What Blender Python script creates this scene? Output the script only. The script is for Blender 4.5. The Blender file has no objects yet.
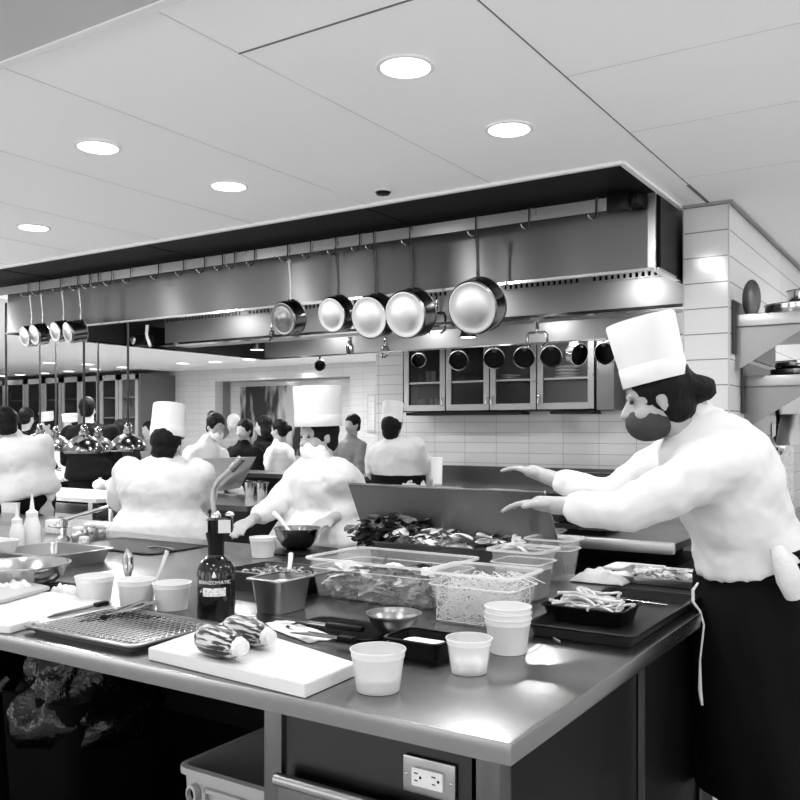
import bpy, bmesh, math, random
from mathutils import Vector, Matrix, Euler, noise
random.seed(11)
S = bpy.context.scene
V = Vector
# ------------------------------------------------------------------ camera, world, lights, exposure
F, HZ, CH = 879.0, 430.0, 1.45
YAW = math.atan(568 / 879)
CY, SY = math.cos(YAW), math.sin(YAW)
cam_d = bpy.data.cameras.new('camera'); cam = bpy.data.objects.new('camera', cam_d); S.collection.objects.link(cam)
cam_d.sensor_width = 36; cam_d.lens = 36 * F / 800; cam_d.shift_y = (HZ - 400) / 800; cam_d.clip_end = 100
cam.location = (0, 0, CH); cam.rotation_euler = (math.pi / 2, 0, YAW)
S.camera = cam
S.view_settings.view_transform = 'Standard'; S.view_settings.look = 'None'; S.view_settings.gamma = 1
S.view_settings.use_curve_mapping = False
S.view_settings.exposure = 0.42
w = bpy.data.worlds.new('world'); S.world = w; w.use_nodes = True
_n = w.node_tree.nodes; _l = w.node_tree.links   # the unseen rest of the kitchen: uneven patches of light and dark
_tc = _n.new('ShaderNodeTexCoord'); _mp = _n.new('ShaderNodeMapping'); _mp.inputs['Scale'].default_value = (2.6, 2.6, 1.2); _no = _n.new('ShaderNodeTexNoise'); _no.inputs['Scale'].default_value = 1.5; _no.inputs['Detail'].default_value = 2
_cr = _n.new('ShaderNodeValToRGB'); _cr.color_ramp.elements[0].position = .42; _cr.color_ramp.elements[1].position = .60
_cr.color_ramp.elements[0].color = (.06, .06, .06, 1); _cr.color_ramp.elements[1].color = (1, 1, 1, 1)
_l.new(_tc.outputs['Generated'], _mp.inputs[0]); _l.new(_mp.outputs[0], _no.inputs['Vector']); _l.new(_no.outputs[0], _cr.inputs[0]); _l.new(_cr.outputs[0], _n['Background'].inputs[0])
w.node_tree.nodes['Background'].inputs[1].default_value = 2.9
LAMP_W = 7.0

def pd(x, y, d):
    u = (x - 400) / F * d
    return V((-SY * d + CY * u, CY * d + SY * u, CH - d * (y - HZ) / F))
def pz(x, y, z): return pd(x, y, F * (CH - z) / (y - HZ))
def pY(x, y, Y): return pd(x, y, Y / (CY + SY * (x - 400) / F))
TT = 0.91   # worktop height

# ------------------------------------------------------------------ helpers
def link(o): S.collection.objects.link(o); return o
class MB:
    def __init__(s): s.b = bmesh.new()
    def box(s, c, d, rot=None, bev=0.0):
        m = Matrix.Translation(V(c))
        if rot is not None: m = m @ (rot.to_4x4() if isinstance(rot, Matrix) else Euler(rot).to_matrix().to_4x4())
        r = bmesh.ops.create_cube(s.b, size=1, matrix=m @ Matrix.Diagonal((d[0], d[1], d[2], 1)))
        if bev > 0:
            es = list({e for v in r['verts'] for e in v.link_edges})
            bmesh.ops.bevel(s.b, geom=es, offset=bev, segments=2, affect='EDGES', profile=0.6)
        return s
    def ell(s, c, r, rot=None, u=18, v=12):
        m = Matrix.Translation(V(c))
        if rot is not None: m = m @ (rot.to_4x4() if isinstance(rot, Matrix) else Euler(rot).to_matrix().to_4x4())
        bmesh.ops.create_uvsphere(s.b, u_segments=u, v_segments=v, radius=1, matrix=m @ Matrix.Diagonal((r[0], r[1], r[2], 1)))
        return s
    def rings(s, rings, cap0=True, cap1=True, closed=False):
        vs = [[s.b.verts.new(p) for p in r] for r in rings]
        n = len(vs[0]); L = len(vs)
        for i in range(L if closed else L - 1):
            a, b = vs[i], vs[(i + 1) % L]
            for k in range(n):
                try: s.b.faces.new((a[k], a[(k + 1) % n], b[(k + 1) % n], b[k]))
                except ValueError: pass
        if not closed:
            if cap0: s.b.faces.new(vs[0][::-1])
            if cap1: s.b.faces.new(vs[-1])
        return s
    def lathe(s, prof, n=32, mat=None, cap0=True, cap1=True):
        R = []
        for r, z in prof:
            ring = [V((r * math.cos(2 * math.pi * k / n), r * math.sin(2 * math.pi * k / n), z)) for k in range(n)]
            if mat is not None: ring = [mat @ p for p in ring]
            R.append(ring)
        return s.rings(R, cap0, cap1)
    def tube(s, pts, r, n=8, closed=False):
        pts = [V(p) for p in pts]; R = []
        L = len(pts); prev = None
        for i, p in enumerate(pts):
            a = pts[(i - 1) % L] if (closed or i > 0) else p
            b = pts[(i + 1) % L] if (closed or i < L - 1) else p
            t = (b - a).normalized()
            if prev is None: x = t.orthogonal().normalized()
            else:
                x = prev - t * prev.dot(t)
                x = x.normalized() if x.length > 1e-6 else t.orthogonal().normalized()
            prev = x; y = t.cross(x)
            rr = r[i] if isinstance(r, (list, tuple)) else r
            R.append([p + x * rr * math.cos(2 * math.pi * k / n) + y * rr * math.sin(2 * math.pi * k / n) for k in range(n)])
        return s.rings(R, closed=closed)
    def cap(s, p0, p1, r0, r1, n=12):
        p0, p1 = V(p0), V(p1); t = (p1 - p0)
        if t.length < 1e-5: return s.ell(p0, (r0, r0, r0))
        t.normalize(); pts, rs = [], []
        for a in (80, 55, 25): pts.append(p0 - t * r0 * math.sin(math.radians(a))); rs.append(r0 * math.cos(math.radians(a)))
        pts += [p0, p1]; rs += [r0, r1]
        for a in (25, 55, 80): pts.append(p1 + t * r1 * math.sin(math.radians(a))); rs.append(r1 * math.cos(math.radians(a)))
        return s.tube(pts, rs, n)
    def rr(s, secs, n=5, mat=None, cap0=True, cap1=True):
        """loft of rounded rectangles: (half_x, half_y, radius, z)"""
        R = []
        for hx, hy, r, z in secs:
            ring = []
            for sx, sy, a0 in ((1, 1, 0), (-1, 1, 90), (-1, -1, 180), (1, -1, 270)):
                for k in range(n):
                    a = math.radians(a0 + 90 * k / (n - 1))
                    ring.append(V((sx * (hx - r) + r * math.cos(a), sy * (hy - r) + r * math.sin(a), z)))
            if mat is not None: ring = [mat @ p for p in ring]
            R.append(ring)
        return s.rings(R, cap0, cap1)
    def prism(s, poly, ext):
        a = [s.b.verts.new(V(p)) for p in poly]; b = [s.b.verts.new(V(p) + V(ext)) for p in poly]; n = len(a)
        s.b.faces.new(a[::-1]); s.b.faces.new(b)
        for k in range(n): s.b.faces.new((a[k], a[(k + 1) % n], b[(k + 1) % n], b[k]))
        return s
    def leaf(s, p, d, nrm, L, W, curl=0.4, fold=0.25):
        d = d.normalized(); x = d.cross(nrm).normalized(); z = x.cross(d)
        rows = []
        for i in range(5):
            t = i / 4; wv = W * math.sin(math.pi * (0.12 + 0.86 * t)) ** 0.8
            c = p + d * L * t + z * (-curl * L * t * t)
            rows.append([s.b.verts.new(c - x * wv * .5 + z * fold * wv * .5), s.b.verts.new(c), s.b.verts.new(c + x * wv * .5 + z * fold * wv * .5)])
        for i in range(4):
            for k in range(2): s.b.faces.new((rows[i][k], rows[i][k + 1], rows[i + 1][k + 1], rows[i + 1][k]))
        return s
    def build(s, name, mat, parent=None, smooth=True, ang=40, solid=0.0, **kw):
        bmesh.ops.recalc_face_normals(s.b, faces=s.b.faces)
        me = bpy.data.meshes.new(name); s.b.to_mesh(me); s.b.free()
        if smooth:
            for p in me.polygons: p.use_smooth = True
            me.set_sharp_from_angle(angle=math.radians(ang))
        o = bpy.data.objects.new(name, me); link(o)
        me.materials.append(mat)
        if parent is not None: o.parent = parent
        if solid: md = o.modifiers.new('solid', 'SOLIDIFY'); md.thickness = solid; md.offset = -1
        return o
def tag(o, label=None, cat=None, group=None, kind=None):
    if label: o['label'] = label
    if cat: o['category'] = cat
    if group: o['group'] = group
    if kind: o['kind'] = kind
    return o
def thing(name, loc, label, cat, rz=0.0, group=None, rot=None):
    o = bpy.data.objects.new(name, None); link(o); o.empty_display_size = .1
    o.location = loc; o.rotation_euler = rot if rot is not None else (0, 0, rz)
    return tag(o, label, cat, group)
def struct(mb, name, mat, **k):
    o = mb.build(name, mat, **k); o['kind'] = 'structure'; return o
def dup(o, loc=None, rot=None, label=None, parent=None):
    c = o.copy(); link(c)
    if parent is not None: c.parent = parent
    if loc is not None: c.location = loc
    if rot is not None: c.rotation_euler = rot
    if label: c['label'] = label
    for ch in list(o.children): dup(ch, parent=c)
    return c

# ------------------------------------------------------------------ materials (all neutral greys: the photograph is black and white)
def nt(name):
    m = bpy.data.materials.new(name); m.use_nodes = True
    return m, m.node_tree.nodes, m.node_tree.links, m.node_tree.nodes['Principled BSDF']
def mat(name, v, rough=.5, metal=0., bump=None, coat=0., spec=.5, var=None, trans=0., sheen=0., stretch=None):
    m, N, L, b = nt(name)
    b.inputs['Base Color'].default_value = (v, v, v, 1); b.inputs['Roughness'].default_value = rough
    b.inputs['Metallic'].default_value = metal; b.inputs['Coat Weight'].default_value = coat
    b.inputs['Specular IOR Level'].default_value = spec; b.inputs['Transmission Weight'].default_value = trans
    b.inputs['Sheen Weight'].default_value = sheen
    tc = N.new('ShaderNodeTexCoord'); mp = N.new('ShaderNodeMapping'); L.new(tc.outputs['Object'], mp.inputs[0])
    if stretch: mp.inputs['Scale'].default_value = stretch
    if bump:
        t = N.new('ShaderNodeTexNoise'); t.inputs['Scale'].default_value = bump[0]; t.inputs['Detail'].default_value = 3
        L.new(mp.outputs[0], t.inputs['Vector'])
        bp = N.new('ShaderNodeBump'); bp.inputs['Strength'].default_value = bump[1]; bp.inputs['Distance'].default_value = .01
        L.new(t.outputs[0], bp.inputs['Height']); L.new(bp.outputs[0], b.inputs['Normal'])
    if var:   # (scale, low, high)
        t = N.new('ShaderNodeTexNoise'); t.inputs['Scale'].default_value = var[0]; t.inputs['Detail'].default_value = 4
        r = N.new('ShaderNodeValToRGB'); r.color_ramp.elements[0].position = .35; r.color_ramp.elements[1].position = .65
        r.color_ramp.elements[0].color = (var[1],) * 3 + (1,); r.color_ramp.elements[1].color = (var[2],) * 3 + (1,)
        L.new(mp.outputs[0], t.inputs['Vector']); L.new(t.outputs[0], r.inputs[0]); L.new(r.outputs[0], b.inputs['Base Color'])
    return m
def steel(name, v, rough, rvar=.05, scale=(2, 2, 2), aniso=0.):
    m, N, L, b = nt(name)
    b.inputs['Base Color'].default_value = (v, v, v, 1); b.inputs['Metallic'].default_value = 1
    b.inputs['Anisotropic'].default_value = aniso
    if aniso:
        tg = N.new('ShaderNodeCombineXYZ'); tg.inputs[2].default_value = 1; L.new(tg.outputs[0], b.inputs['Tangent'])
    tc = N.new('ShaderNodeTexCoord'); mp = N.new('ShaderNodeMapping'); mp.inputs['Scale'].default_value = scale
    t = N.new('ShaderNodeTexNoise'); t.inputs['Scale'].default_value = 3; t.inputs['Detail'].default_value = 4
    mr = N.new('ShaderNodeMapRange'); mr.inputs[3].default_value = max(.03, rough - rvar); mr.inputs[4].default_value = rough + rvar
    L.new(tc.outputs['Object'], mp.inputs[0]); L.new(mp.outputs[0], t.inputs['Vector']); L.new(t.outputs[0], mr.inputs[0])
    L.new(mr.outputs[0], b.inputs['Roughness'])
    bp = N.new('ShaderNodeBump'); bp.inputs['Strength'].default_value = .004; bp.inputs['Distance'].default_value = .01
    L.new(t.outputs[0], bp.inputs['Height']); L.new(bp.outputs[0], b.inputs['Normal'])
    return m
def tile(name, v, mort, tw, th, off=(0, 0), axis='X', rough=.12, msize=.0025):
    m, N, L, b = nt(name)
    tc = N.new('ShaderNodeTexCoord'); sp = N.new('ShaderNodeSeparateXYZ'); cb = N.new('ShaderNodeCombineXYZ')
    L.new(tc.outputs['Object'], sp.inputs[0]); L.new(sp.outputs[axis], cb.inputs[0]); L.new(sp.outputs['Z'], cb.inputs[1])
    mp = N.new('ShaderNodeMapping'); mp.inputs['Location'].default_value = (off[0], off[1], 0); L.new(cb.outputs[0], mp.inputs[0])
    t = N.new('ShaderNodeTexBrick'); t.offset = 0; t.inputs['Scale'].default_value = 1
    t.inputs['Brick Width'].default_value = tw; t.inputs['Row Height'].default_value = th; t.inputs['Mortar Size'].default_value = msize
    t.inputs['Mortar Smooth'].default_value = .1
    t.inputs['Color1'].default_value = (v, v, v, 1); t.inputs['Color2'].default_value = (v * .95,) * 3 + (1,); t.inputs['Mortar'].default_value = (mort,) * 3 + (1,)
    L.new(mp.outputs[0], t.inputs['Vector']); L.new(t.outputs[0], b.inputs['Base Color'])
    b.inputs['Roughness'].default_value = rough
    bp = N.new('ShaderNodeBump'); bp.inputs['Strength'].default_value = .25; bp.inputs['Distance'].default_value = .003; bp.invert = True
    L.new(t.outputs['Fac'], bp.inputs['Height']); L.new(bp.outputs[0], b.inputs['Normal'])
    return m
def clear(name, v, alpha, rough=.1):
    """see-through plastic: alpha is how much of what lies behind is hidden"""
    m, N, L, b = nt(name)
    b.inputs['Base Color'].default_value = (v, v, v, 1); b.inputs['Roughness'].default_value = rough
    b.inputs['Alpha'].default_value = alpha
    return m
def glow(name, v, s):
    m, N, L, b = nt(name); b.inputs['Base Color'].default_value = (v,) * 3 + (1,)
    b.inputs['Emission Color'].default_value = (1, 1, 1, 1); b.inputs['Emission Strength'].default_value = s
    return m
def striped(name, lo, hi, scale, stretch, p0=.45, p1=.55, rough=.35):
    m = mat(name, .5, rough, var=(scale, lo, hi), stretch=stretch)
    for n in m.node_tree.nodes:
        if n.type == 'VALTORGB': n.color_ramp.elements[0].position = p0; n.color_ramp.elements[1].position = p1
    return m
M = dict(
    ceiling=mat('ceiling_paint', .95, .6, bump=(300, .03)), joint=mat('joint_shadow_gap', .55, .8), jointd=mat('joint_dark_gap', .15, .8),
    perf=mat('perforated_panel', .5, .6), trim=mat('white_trim', .8, .4),
    floor=mat('floor_pale_tile', .5, .5, var=(8, .45, .6)),
    steel=steel('brushed_steel', .34, .30), hood=steel('hood_steel', .155, .30, .02, (1, 1, 40), .96),
    hoodin=mat('hood_inner_steel', .36, .34, .7),
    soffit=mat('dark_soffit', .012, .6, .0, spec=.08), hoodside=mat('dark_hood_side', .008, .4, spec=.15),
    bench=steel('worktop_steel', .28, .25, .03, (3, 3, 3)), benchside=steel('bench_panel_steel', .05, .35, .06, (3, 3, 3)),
    polish=steel('polished_steel', .6, .12, .05, (4, 4, 4)), panouter=steel('dark_pan_steel', .22, .22, .08, (5, 5, 5)),
    panbase=steel('scoured_pan_base', .6, .38, .1, (20, 20, 20)), iron=mat('cast_iron_handle', .012, .35, .3),
    black=mat('black_enamel', .003, .35, spec=.12), blackmatte=mat('black_matte', .002, .8, spec=.05), rubber=mat('black_plastic', .004, .4, spec=.15),
    inner=mat('pan_inside', .005, .4, .0, spec=.2),
    white=mat('white_plastic', .70, .35), board=mat('white_cutting_board', .62, .45, bump=(120, .06)),
    cloth=mat('white_chef_cloth', .64, .85, bump=(9, .5)), hat=mat('white_paper_toque', .68, .7, bump=(12, .1)),
    towel=mat('white_towel', .66, .95, bump=(60, .5)), apron=mat('black_apron', .005, .9, bump=(10, .4), spec=.1),
    suit=mat('black_suit', .006, .9, bump=(10, .3), spec=.1), greycloth=mat('grey_cloth', .18, .85, bump=(10, .5)),
    trouser=mat('dark_trousers', .02, .85, bump=(10, .3)),
    skin=mat('skin', .34, .5, bump=(60, .05)), skin2=mat('skin_tan', .25, .5, bump=(60, .05)), hair=mat('dark_hair', .004, .6, spec=.15, bump=(80, .6), stretch=(1, 1, .2)),
    greyhair=mat('grey_hair', .35, .6, bump=(80, .5)), eye=mat('eye_dark', .02, .15), maskw=mat('white_face_mask', .85, .8), maskd=mat('dark_face_mask', .03, .8),
    deli=clear('translucent_plastic', .8, .55, .25), milky=clear('milky_plastic', .80, .86, .3), clear=clear('clear_plastic', .85, .10, .06),
    rimclear=clear('clear_rim', .92, .5, .15), liquid=mat('cloudy_liquid', .55, .15),
    grain=mat('white_grains', .85, .8), leafd=mat('dark_leaf', .10, .45, var=(30, .012, .12)), leafl=mat('pale_leaf', .55, .5, var=(22, .22, .75)),
    herb=mat('chopped_herbs', .2, .6, var=(60, .05, .5)), strand=mat('pale_shreds', .66, .6), stem=mat('pale_stem', .62, .4, var=(25, .4, .78)),
    squash=striped('striped_squash', .008, .55, 105, (1, 1, .09), .50, .57), cut=mat('squash_stem', .7, .7, bump=(60, .6)),
    tote=mat('grey_tote', .50, .5), bag=mat('black_bag', .002, .14, bump=(30, .8), spec=.3), foil=mat('foil', .7, .3, .9, bump=(30, .8)),
    glass=mat('cabinet_glass', .012, .06, spec=.6), wood=mat('grey_cabinet_side', .11, .6), cabframe=mat('pale_cabinet_frame', .42, .4),
    paint=striped('abstract_painting', .004, .45, 3.2, (1, 1, .25), .46, .58, .5),
    paper=striped('printed_paper', .25, .55, 30, (1, 1, 1), .4, .5), glasses=clear('drinking_glass', .8, .5, .08),
    lamp=glow('lamp_diffuser', .9, 9.0), lampfar=glow('far_lamp_diffuser', .9, 5.0), cord=mat('lamp_cord', .015, .6), gap=mat('tile_gap', .3, .8),
    plate=steel('outlet_plate_steel', .35, .3), reveal=mat('opening_reveal', .20, .6), table=mat('dark_table', .02, .5),
    label=mat('printed_label', .55, .5), labeltext=mat('label_lettering', .7, .5),
)
M['tile_back'] = tile('wall_tile', .68, .30, .36, .104, (.05, .03), 'X')
M['tile_far'] = tile('far_wall_tile', .58, .36, .41, .104, (0, .02), 'X')
M['tile_pillar'] = tile('pillar_tile', .68, .22, 5., .1245, (2.5, .075), 'X', msize=.003)
M['tile_side'] = tile('side_wall_tile', .68, .26, 6., .1245, (.18, .075), 'Y', msize=.003)

# ------------------------------------------------------------------ the setting
CZ = 2.55
mb = MB(); mb.box((-6, 5, -.05), (24, 20, .1)); struct(mb, 'floor', M['floor'])
HY0, HYF, HYB, HXR, HXL, HB = 3.523, 4.052, 7.0, -1.215, -6.22, 2.19
mb = MB()   # ceiling slab, with the hood's exhaust slot left open above
mb.box((-6, (-5 + HY0) / 2, CZ + .05), (24, HY0 + 5, .1))
mb.box(((HXR + .03 + 6) / 2, (HY0 + 15) / 2, CZ + .05), (6 - HXR - .03, 15 - HY0, .1))
mb.box((-12.4, (HY0 + 15) / 2, CZ + .05), (11.2, 15 - HY0, .1))
mb.box((-4.0, (HYB + 15) / 2 + .05, CZ + .05), (5.64, 15 - HYB, .1))
struct(mb, 'ceiling', M['ceiling'], smooth=False)
mb = MB()
for x in (-1.052, -1.787, -2.46, -3.20, -3.92, -4.64, -5.36):
    y1 = HY0 if x < -1.2 else 4.36
    y0 = 1.9 if x == -1.787 and False else -1
    if x != -1.052: mb.box((x, (y0 + y1) / 2, CZ - .0005), (.0035, y1 - y0, .001))
for y in (1.902, 2.58, 3.19, 3.90):
    xx0 = -1.787 if y == 1.902 else -1.05
    mb.box((.3, y, CZ - .0005), (2.7, .0022, .001))
struct(mb, 'trim_1', M['joint'], smooth=False)
mb = MB(); mb.box((-1.052, 1.68, CZ - .0005), (.005, 5.36, .001)); mb.box((-1.055, 4.2, CZ - .0008), (.016, .37, .0016)); mb.box((-1.42, 1.902, CZ - .0006), (.74, .008, .0012)); struct(mb, 'trim_5', M['jointd'], smooth=False)
# lowered perforated panel near the camera
a0, a1 = pz(0, 60, CZ), pz(160, -4, CZ)
mb = MB(); mb.box((-2.6, 1.0, CZ - .012), (2.9, 1.06, .014)); pf = struct(mb, 'ceiling_panel', M['perf'], smooth=False)
def dots():
    m, N, L, b = nt('perforated_metal')
    tc = N.new('ShaderNodeTexCoord'); t = N.new('ShaderNodeTexVoronoi'); t.inputs['Scale'].default_value = 110; t.inputs['Randomness'].default_value = 0
    r = N.new('ShaderNodeValToRGB'); r.color_ramp.elements[0].position = .25; r.color_ramp.elements[1].position = .35
    r.color_ramp.elements[0].color = (.12, .12, .12, 1); r.color_ramp.elements[1].color = (.5, .5, .5, 1)
    L.new(tc.outputs['Object'], t.inputs['Vector']); L.new(t.outputs['Distance'], r.inputs[0]); L.new(r.outputs[0], b.inputs['Base Color'])
    b.inputs['Roughness'].default_value = .3; b.inputs['Metallic'].default_value = .4
    return m
pf.data.materials[0] = dots()
mb = MB(); mb.box((-2.6, 1.545, CZ - .012), (2.9, .03, .024)); struct(mb, 'trim_2', M['trim'], smooth=False)

# tiled stub wall on the right, with the side wall the shelves hang on
mb = MB(); mb.box((-1.0725, 6.9, CZ / 2), (.217, 5.0, CZ)); o = struct(mb, 'wall_right', M['tile_side'], smooth=False)
o.data.materials.append(M['tile_pillar'])
for p in o.data.polygons:
    if abs(p.normal.y) > .5: p.material_index = 1
mb = MB(); mb.box((-.9642, 4.3998, CZ / 2), (.007, .007, CZ)); mb.box((-1.178, 4.3998, CZ / 2), (.006, .006, CZ)); struct(mb, 'trim_3', mat('corner_bead', .45, .4), smooth=False)
mb = MB(); mb.box((-1.06, 4.385, CZ - .006), (.24, .02, .012)); mb.box((-.95, 6.4, CZ - .006), (.02, 4, .012)); struct(mb, 'trim_4', mat('ceiling_edge_trim', .30, .6), smooth=False)
# kitchen back wall
mb = MB(); mb.box((-3.3, 8.1, CZ / 2), (4.37, .2, CZ)); struct(mb, 'wall_back', M['tile_back'], smooth=False)
# far dining-room wall: piers either side of an opening and the header above it
XA, XB = pY(215, 400, 11.6).x, pY(350, 400, 11.6).x
OZ = 2.33
mb = MB(); mb.box(((-17 + XA) / 2, 11.7, CZ / 2), (XA + 17, .2, CZ)); mb.box(((XB - 2) / 2, 11.7, CZ / 2), (-2 - XB, .2, CZ))
mb.box(((XA + XB) / 2, 11.7, (OZ + CZ) / 2), (XB - XA, .2, CZ - OZ)); struct(mb, 'wall_far', M['tile_far'], smooth=False)
mb = MB(); mb.box((XA - .02, 11.9, OZ / 2), (.04, .22, OZ)); mb.box(((XA + XB) / 2, 11.9, OZ + .02), (XB - XA, .22, .04)); struct(mb, 'wall_reveal', M['reveal'], smooth=False)
mb = MB(); mb.box(((XA + XB) / 2, 12.05, OZ / 2), (XB - XA + 1, .1, OZ)); struct(mb, 'wall_alcove', M['tile_far'], smooth=False)
mb = MB(); mb.box((-17.1, 8, CZ / 2), (.2, 13, CZ)); struct(mb, 'wall_left', mat('left_wall_paint', .4, .6), smooth=False)

# ------------------------------------------------------------------ ceiling lamps
def make_downlight(r, near=True):
    t = thing('ceiling_light', (0, 0, 0), '', 'ceiling light')
    MB().lathe([(r, -.001), (r + .012, -.001), (r + .012, -.007), (r, -.009), (r - .003, -.004)], 40, cap0=False, cap1=False).build('trim_ring', M['trim'], t)
    MB().lathe([(r - .001, -.002), (r - .001, -.0055), (r * .5, -.0065), (.001, -.0068)], 40).build('diffuser', M['lamp'] if near else M['lampfar'], t)
    return t
near_lights = [((-1.426, 2.238), 'round recessed ceiling light nearest the camera, above the stacked tubs'),
    ((-1.404, 2.905), 'round recessed ceiling light nearest the right end of the hood'),
    ((-2.83, 2.225), 'round recessed ceiling light left of centre, larger and closer than its row mate'),
    ((-2.79, 2.90), 'round recessed ceiling light in the middle, just left of the dark smoke detector'),
    ((-4.25, 2.92), 'round recessed ceiling light nearest the left edge of the photo')]
proto = make_downlight(.076)
for i, ((x, y), lb) in enumerate(near_lights):
    o = proto if i == 0 else dup(proto)
    o.location = (x, y, CZ); o['label'] = lb; o['group'] = 'recessed kitchen ceiling lights'
def lamp_light(x, y, p, z=CZ - .02, r=.14):  # shared by the ceiling downlights and the unseen lamps added for brightness
    l = bpy.data.lights.new('downlight_or_fill_beam', 'AREA'); l.shape = 'DISK'; l.size = r; l.energy = p; l.spread = math.radians(180)
    o = bpy.data.objects.new('downlight_or_fill_beam', l); link(o); o.location = (x, y, z)
for (x, y), _ in near_lights: lamp_light(x, y, LAMP_W)
for x, y in ((-1.42, .85), (-2.83, .85), (-4.25, 2.235), (-5.66, 2.9), (-5.66, 2.235), (0, 2.9), (0, 1.5), (0, .1), (-1.42, -.6), (1.4, .8), (.2, 4.3), (-.2, 5.6)): lamp_light(x, y, LAMP_W)   # the same grid, outside the frame
for x, y in ((-7, 5.2), (-7.2, 6.6), (-7.4, 3.4)): lamp_light(x, y, 26)   # unseen lamps added beyond the hood's left end to brighten the cooks there
for x in (-1.9, -3.2, -4.5, -5.7):
    for y in (4.8, 6.3): lamp_light(x, y, 7, z=2.50, r=.10)   # hidden lamps added inside the hood to brighten its filters and the far cook
for x, y in ((-3, 7.3), (-8, 4), (-8, 6.5), (-6.6, 8.6), (-10, 6), (-11, 9.5), (-8, 9.8), (-13, 8.5)): lamp_light(x, y, 38, r=.3)  # dining room beams, with unseen ones added to brighten the left
far_px = [(20, 374.5), (49, 362.5), (44, 373), (69, 371), (87.5, 364), (95, 369), (122.5, 367), (182.5, 363), (215, 361.5), (249, 359), (2, 376)]
names = ['leftmost but one, low by the cabinets', 'over the second pendant cord', 'just under the brighter one by the second cord', 'between the second and third cords',
    'right above the third pendant lamp', 'just right of the third pendant cord', 'left of the last pendant cord', 'alone above the dark cabinet side', 'above the tiled pier',
    'nearest the opening with the painting', 'at the very left edge of the photo']
fp = make_downlight(.10, False)
for i, (px, py) in enumerate(far_px):
    o = fp if i == 0 else dup(fp)
    o.location = pz(px, py, CZ); o['label'] = 'small distant dining room ceiling light, ' + names[i]; o['group'] = 'dining room ceiling lights'
t = thing('smoke_detector', pz(383, 191, CZ), 'small dark round smoke detector on the ceiling above the hood edge', 'smoke detector')
MB().lathe([(.034, 0), (.036, -.006), (.03, -.016), (.012, -.02)], 28).build('housing', M['rubber'], t)
MB().lathe([(.04, 0), (.043, -.004), (.036, -.006)], 28).build('mounting_ring', M['trim'], t)

# ------------------------------------------------------------------ the hood
hood = thing('exhaust_hood', (0, 0, 0), 'long stainless steel exhaust hood hanging from the ceiling over the cooking line', 'exhaust hood')
mb = MB(); mb.box(((HXL + HXR) / 2, HYF + .01, (HB + CZ) / 2), (HXR - HXL, .02, CZ - HB)); mb.build('front_panel', M['hood'], hood, smooth=False)
mb = MB(); mb.box((HXR - .012, HYF - .006, (HB + CZ) / 2), (.036, .012, CZ - HB)); mb.build('corner_strip', M['steel'], hood, smooth=False)
mb = MB(); mb.box((HXR + .006, (HYF + HYB) / 2 + .02, (HB + CZ) / 2), (.02, HYB - HYF - .03, CZ - HB)); mb.build('side_panel', M['hoodside'], hood, smooth=False)
mb = MB(); mb.box((HXL + .01, (HYF + HYB) / 2 + .02, (HB + CZ) / 2), (.02, HYB - HYF - .05, CZ - HB)); mb.build('side_panel', M['hoodside'], hood, smooth=False)
mb = MB(); mb.box(((HXL + HXR) / 2, HYB - .01, (HB + CZ) / 2), (HXR - HXL, .02, CZ - HB)); mb.build('back_panel', M['hoodin'], hood, smooth=False)
mb = MB(); mb.box(((HXL + HXR) / 2, (HYF + HYB) / 2, CZ - .01), (HXR - HXL, HYB - HYF, .015)); mb.build('top_panel', M['blackmatte'], hood, smooth=False)
mb = MB(); mb.box(((HXL + HXR) / 2 - .3, (HY0 + HYF) / 2, CZ + .02), (HXR - HXL + .62, HYF - HY0, .05))
for x in (-2.5, -4.1, -5.55): mb.box((x, (HY0 + HYF) / 2, CZ - .006), (.01, HYF - HY0 - .02, .006))
mb.build('soffit', M['soffit'], hood, smooth=False)
mb = MB(); mb.box(((HXL + HXR) / 2 - .3, HY0 - .008, CZ - .003), (HXR - HXL + .66, .022, .02)); mb.box((HXR + .025, (HY0 + 4.4) / 2, CZ - .003), (.022, 4.4 - HY0, .02))
mb.build('edge_trim', M['trim'], hood, smooth=False)
mb = MB(); mb.box(((HXL + HXR) / 2, HYF - .004, HB + .004), (HXR - HXL, .03, .012)); mb.box((HXR + .004, (HYF + 4.4) / 2, HB + .004), (.03, 4.4 - HYF, .014)); mb.box((HXL, (HYF + HYB) / 2, HB + .004), (.04, HYB - HYF, .012)); mb.box(((HXL + HXR) / 2, HYB - .02, HB + .004), (HXR - HXL, .05, .012))
mb.build('lower_rim', M['polish'], hood, smooth=False)
# filter bank down the middle of the hood, with its slotted grille on top
FY = 5.5
fz0, fz1, fz2 = pY(500, 320, FY).z, pY(500, 291, FY).z, pY(500, 281, FY).z
fx0 = pY(165, 340, FY).x; fx1 = HXR - .03
mb = MB(); mb.box(((fx0 + fx1) / 2, FY + .15, (fz0 + fz1) / 2), (fx1 - fx0, .3, fz1 - fz0)); mb.build('filter_plenum', M['hoodin'], hood, smooth=False)
mb = MB(); mb.box(((fx0 + fx1) / 2, FY - .03, fz0 - .004), (fx1 - fx0, .10, .02)); mb.build('drip_gutter', M['polish'], hood, smooth=False)
mb = MB(); mb.box(((fx0 + fx1) / 2, FY + .02, (fz1 + fz2) / 2), (fx1 - fx0, .02, fz2 - fz1)); mb.build('grille_backing', M['blackmatte'], hood, smooth=False)
mb = MB(); x = fx0 + .01
while x < fx1:
    mb.box((x, FY, (fz1 + fz2) / 2), (.020, .012, fz2 - fz1)); x += .040
mb.box(((fx0 + fx1) / 2, FY, fz1), (fx1 - fx0, .03, .008)); mb.box(((fx0 + fx1) / 2, FY, fz2), (fx1 - fx0, .03, .008))
for q in (-2.1, -3.1, -4.1, -5.1): mb.box((q, FY - .003, (fz1 + fz2) / 2), (.07, .012, fz2 - fz1))
mb.build('grille', M['hoodin'], hood, smooth=False)
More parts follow.
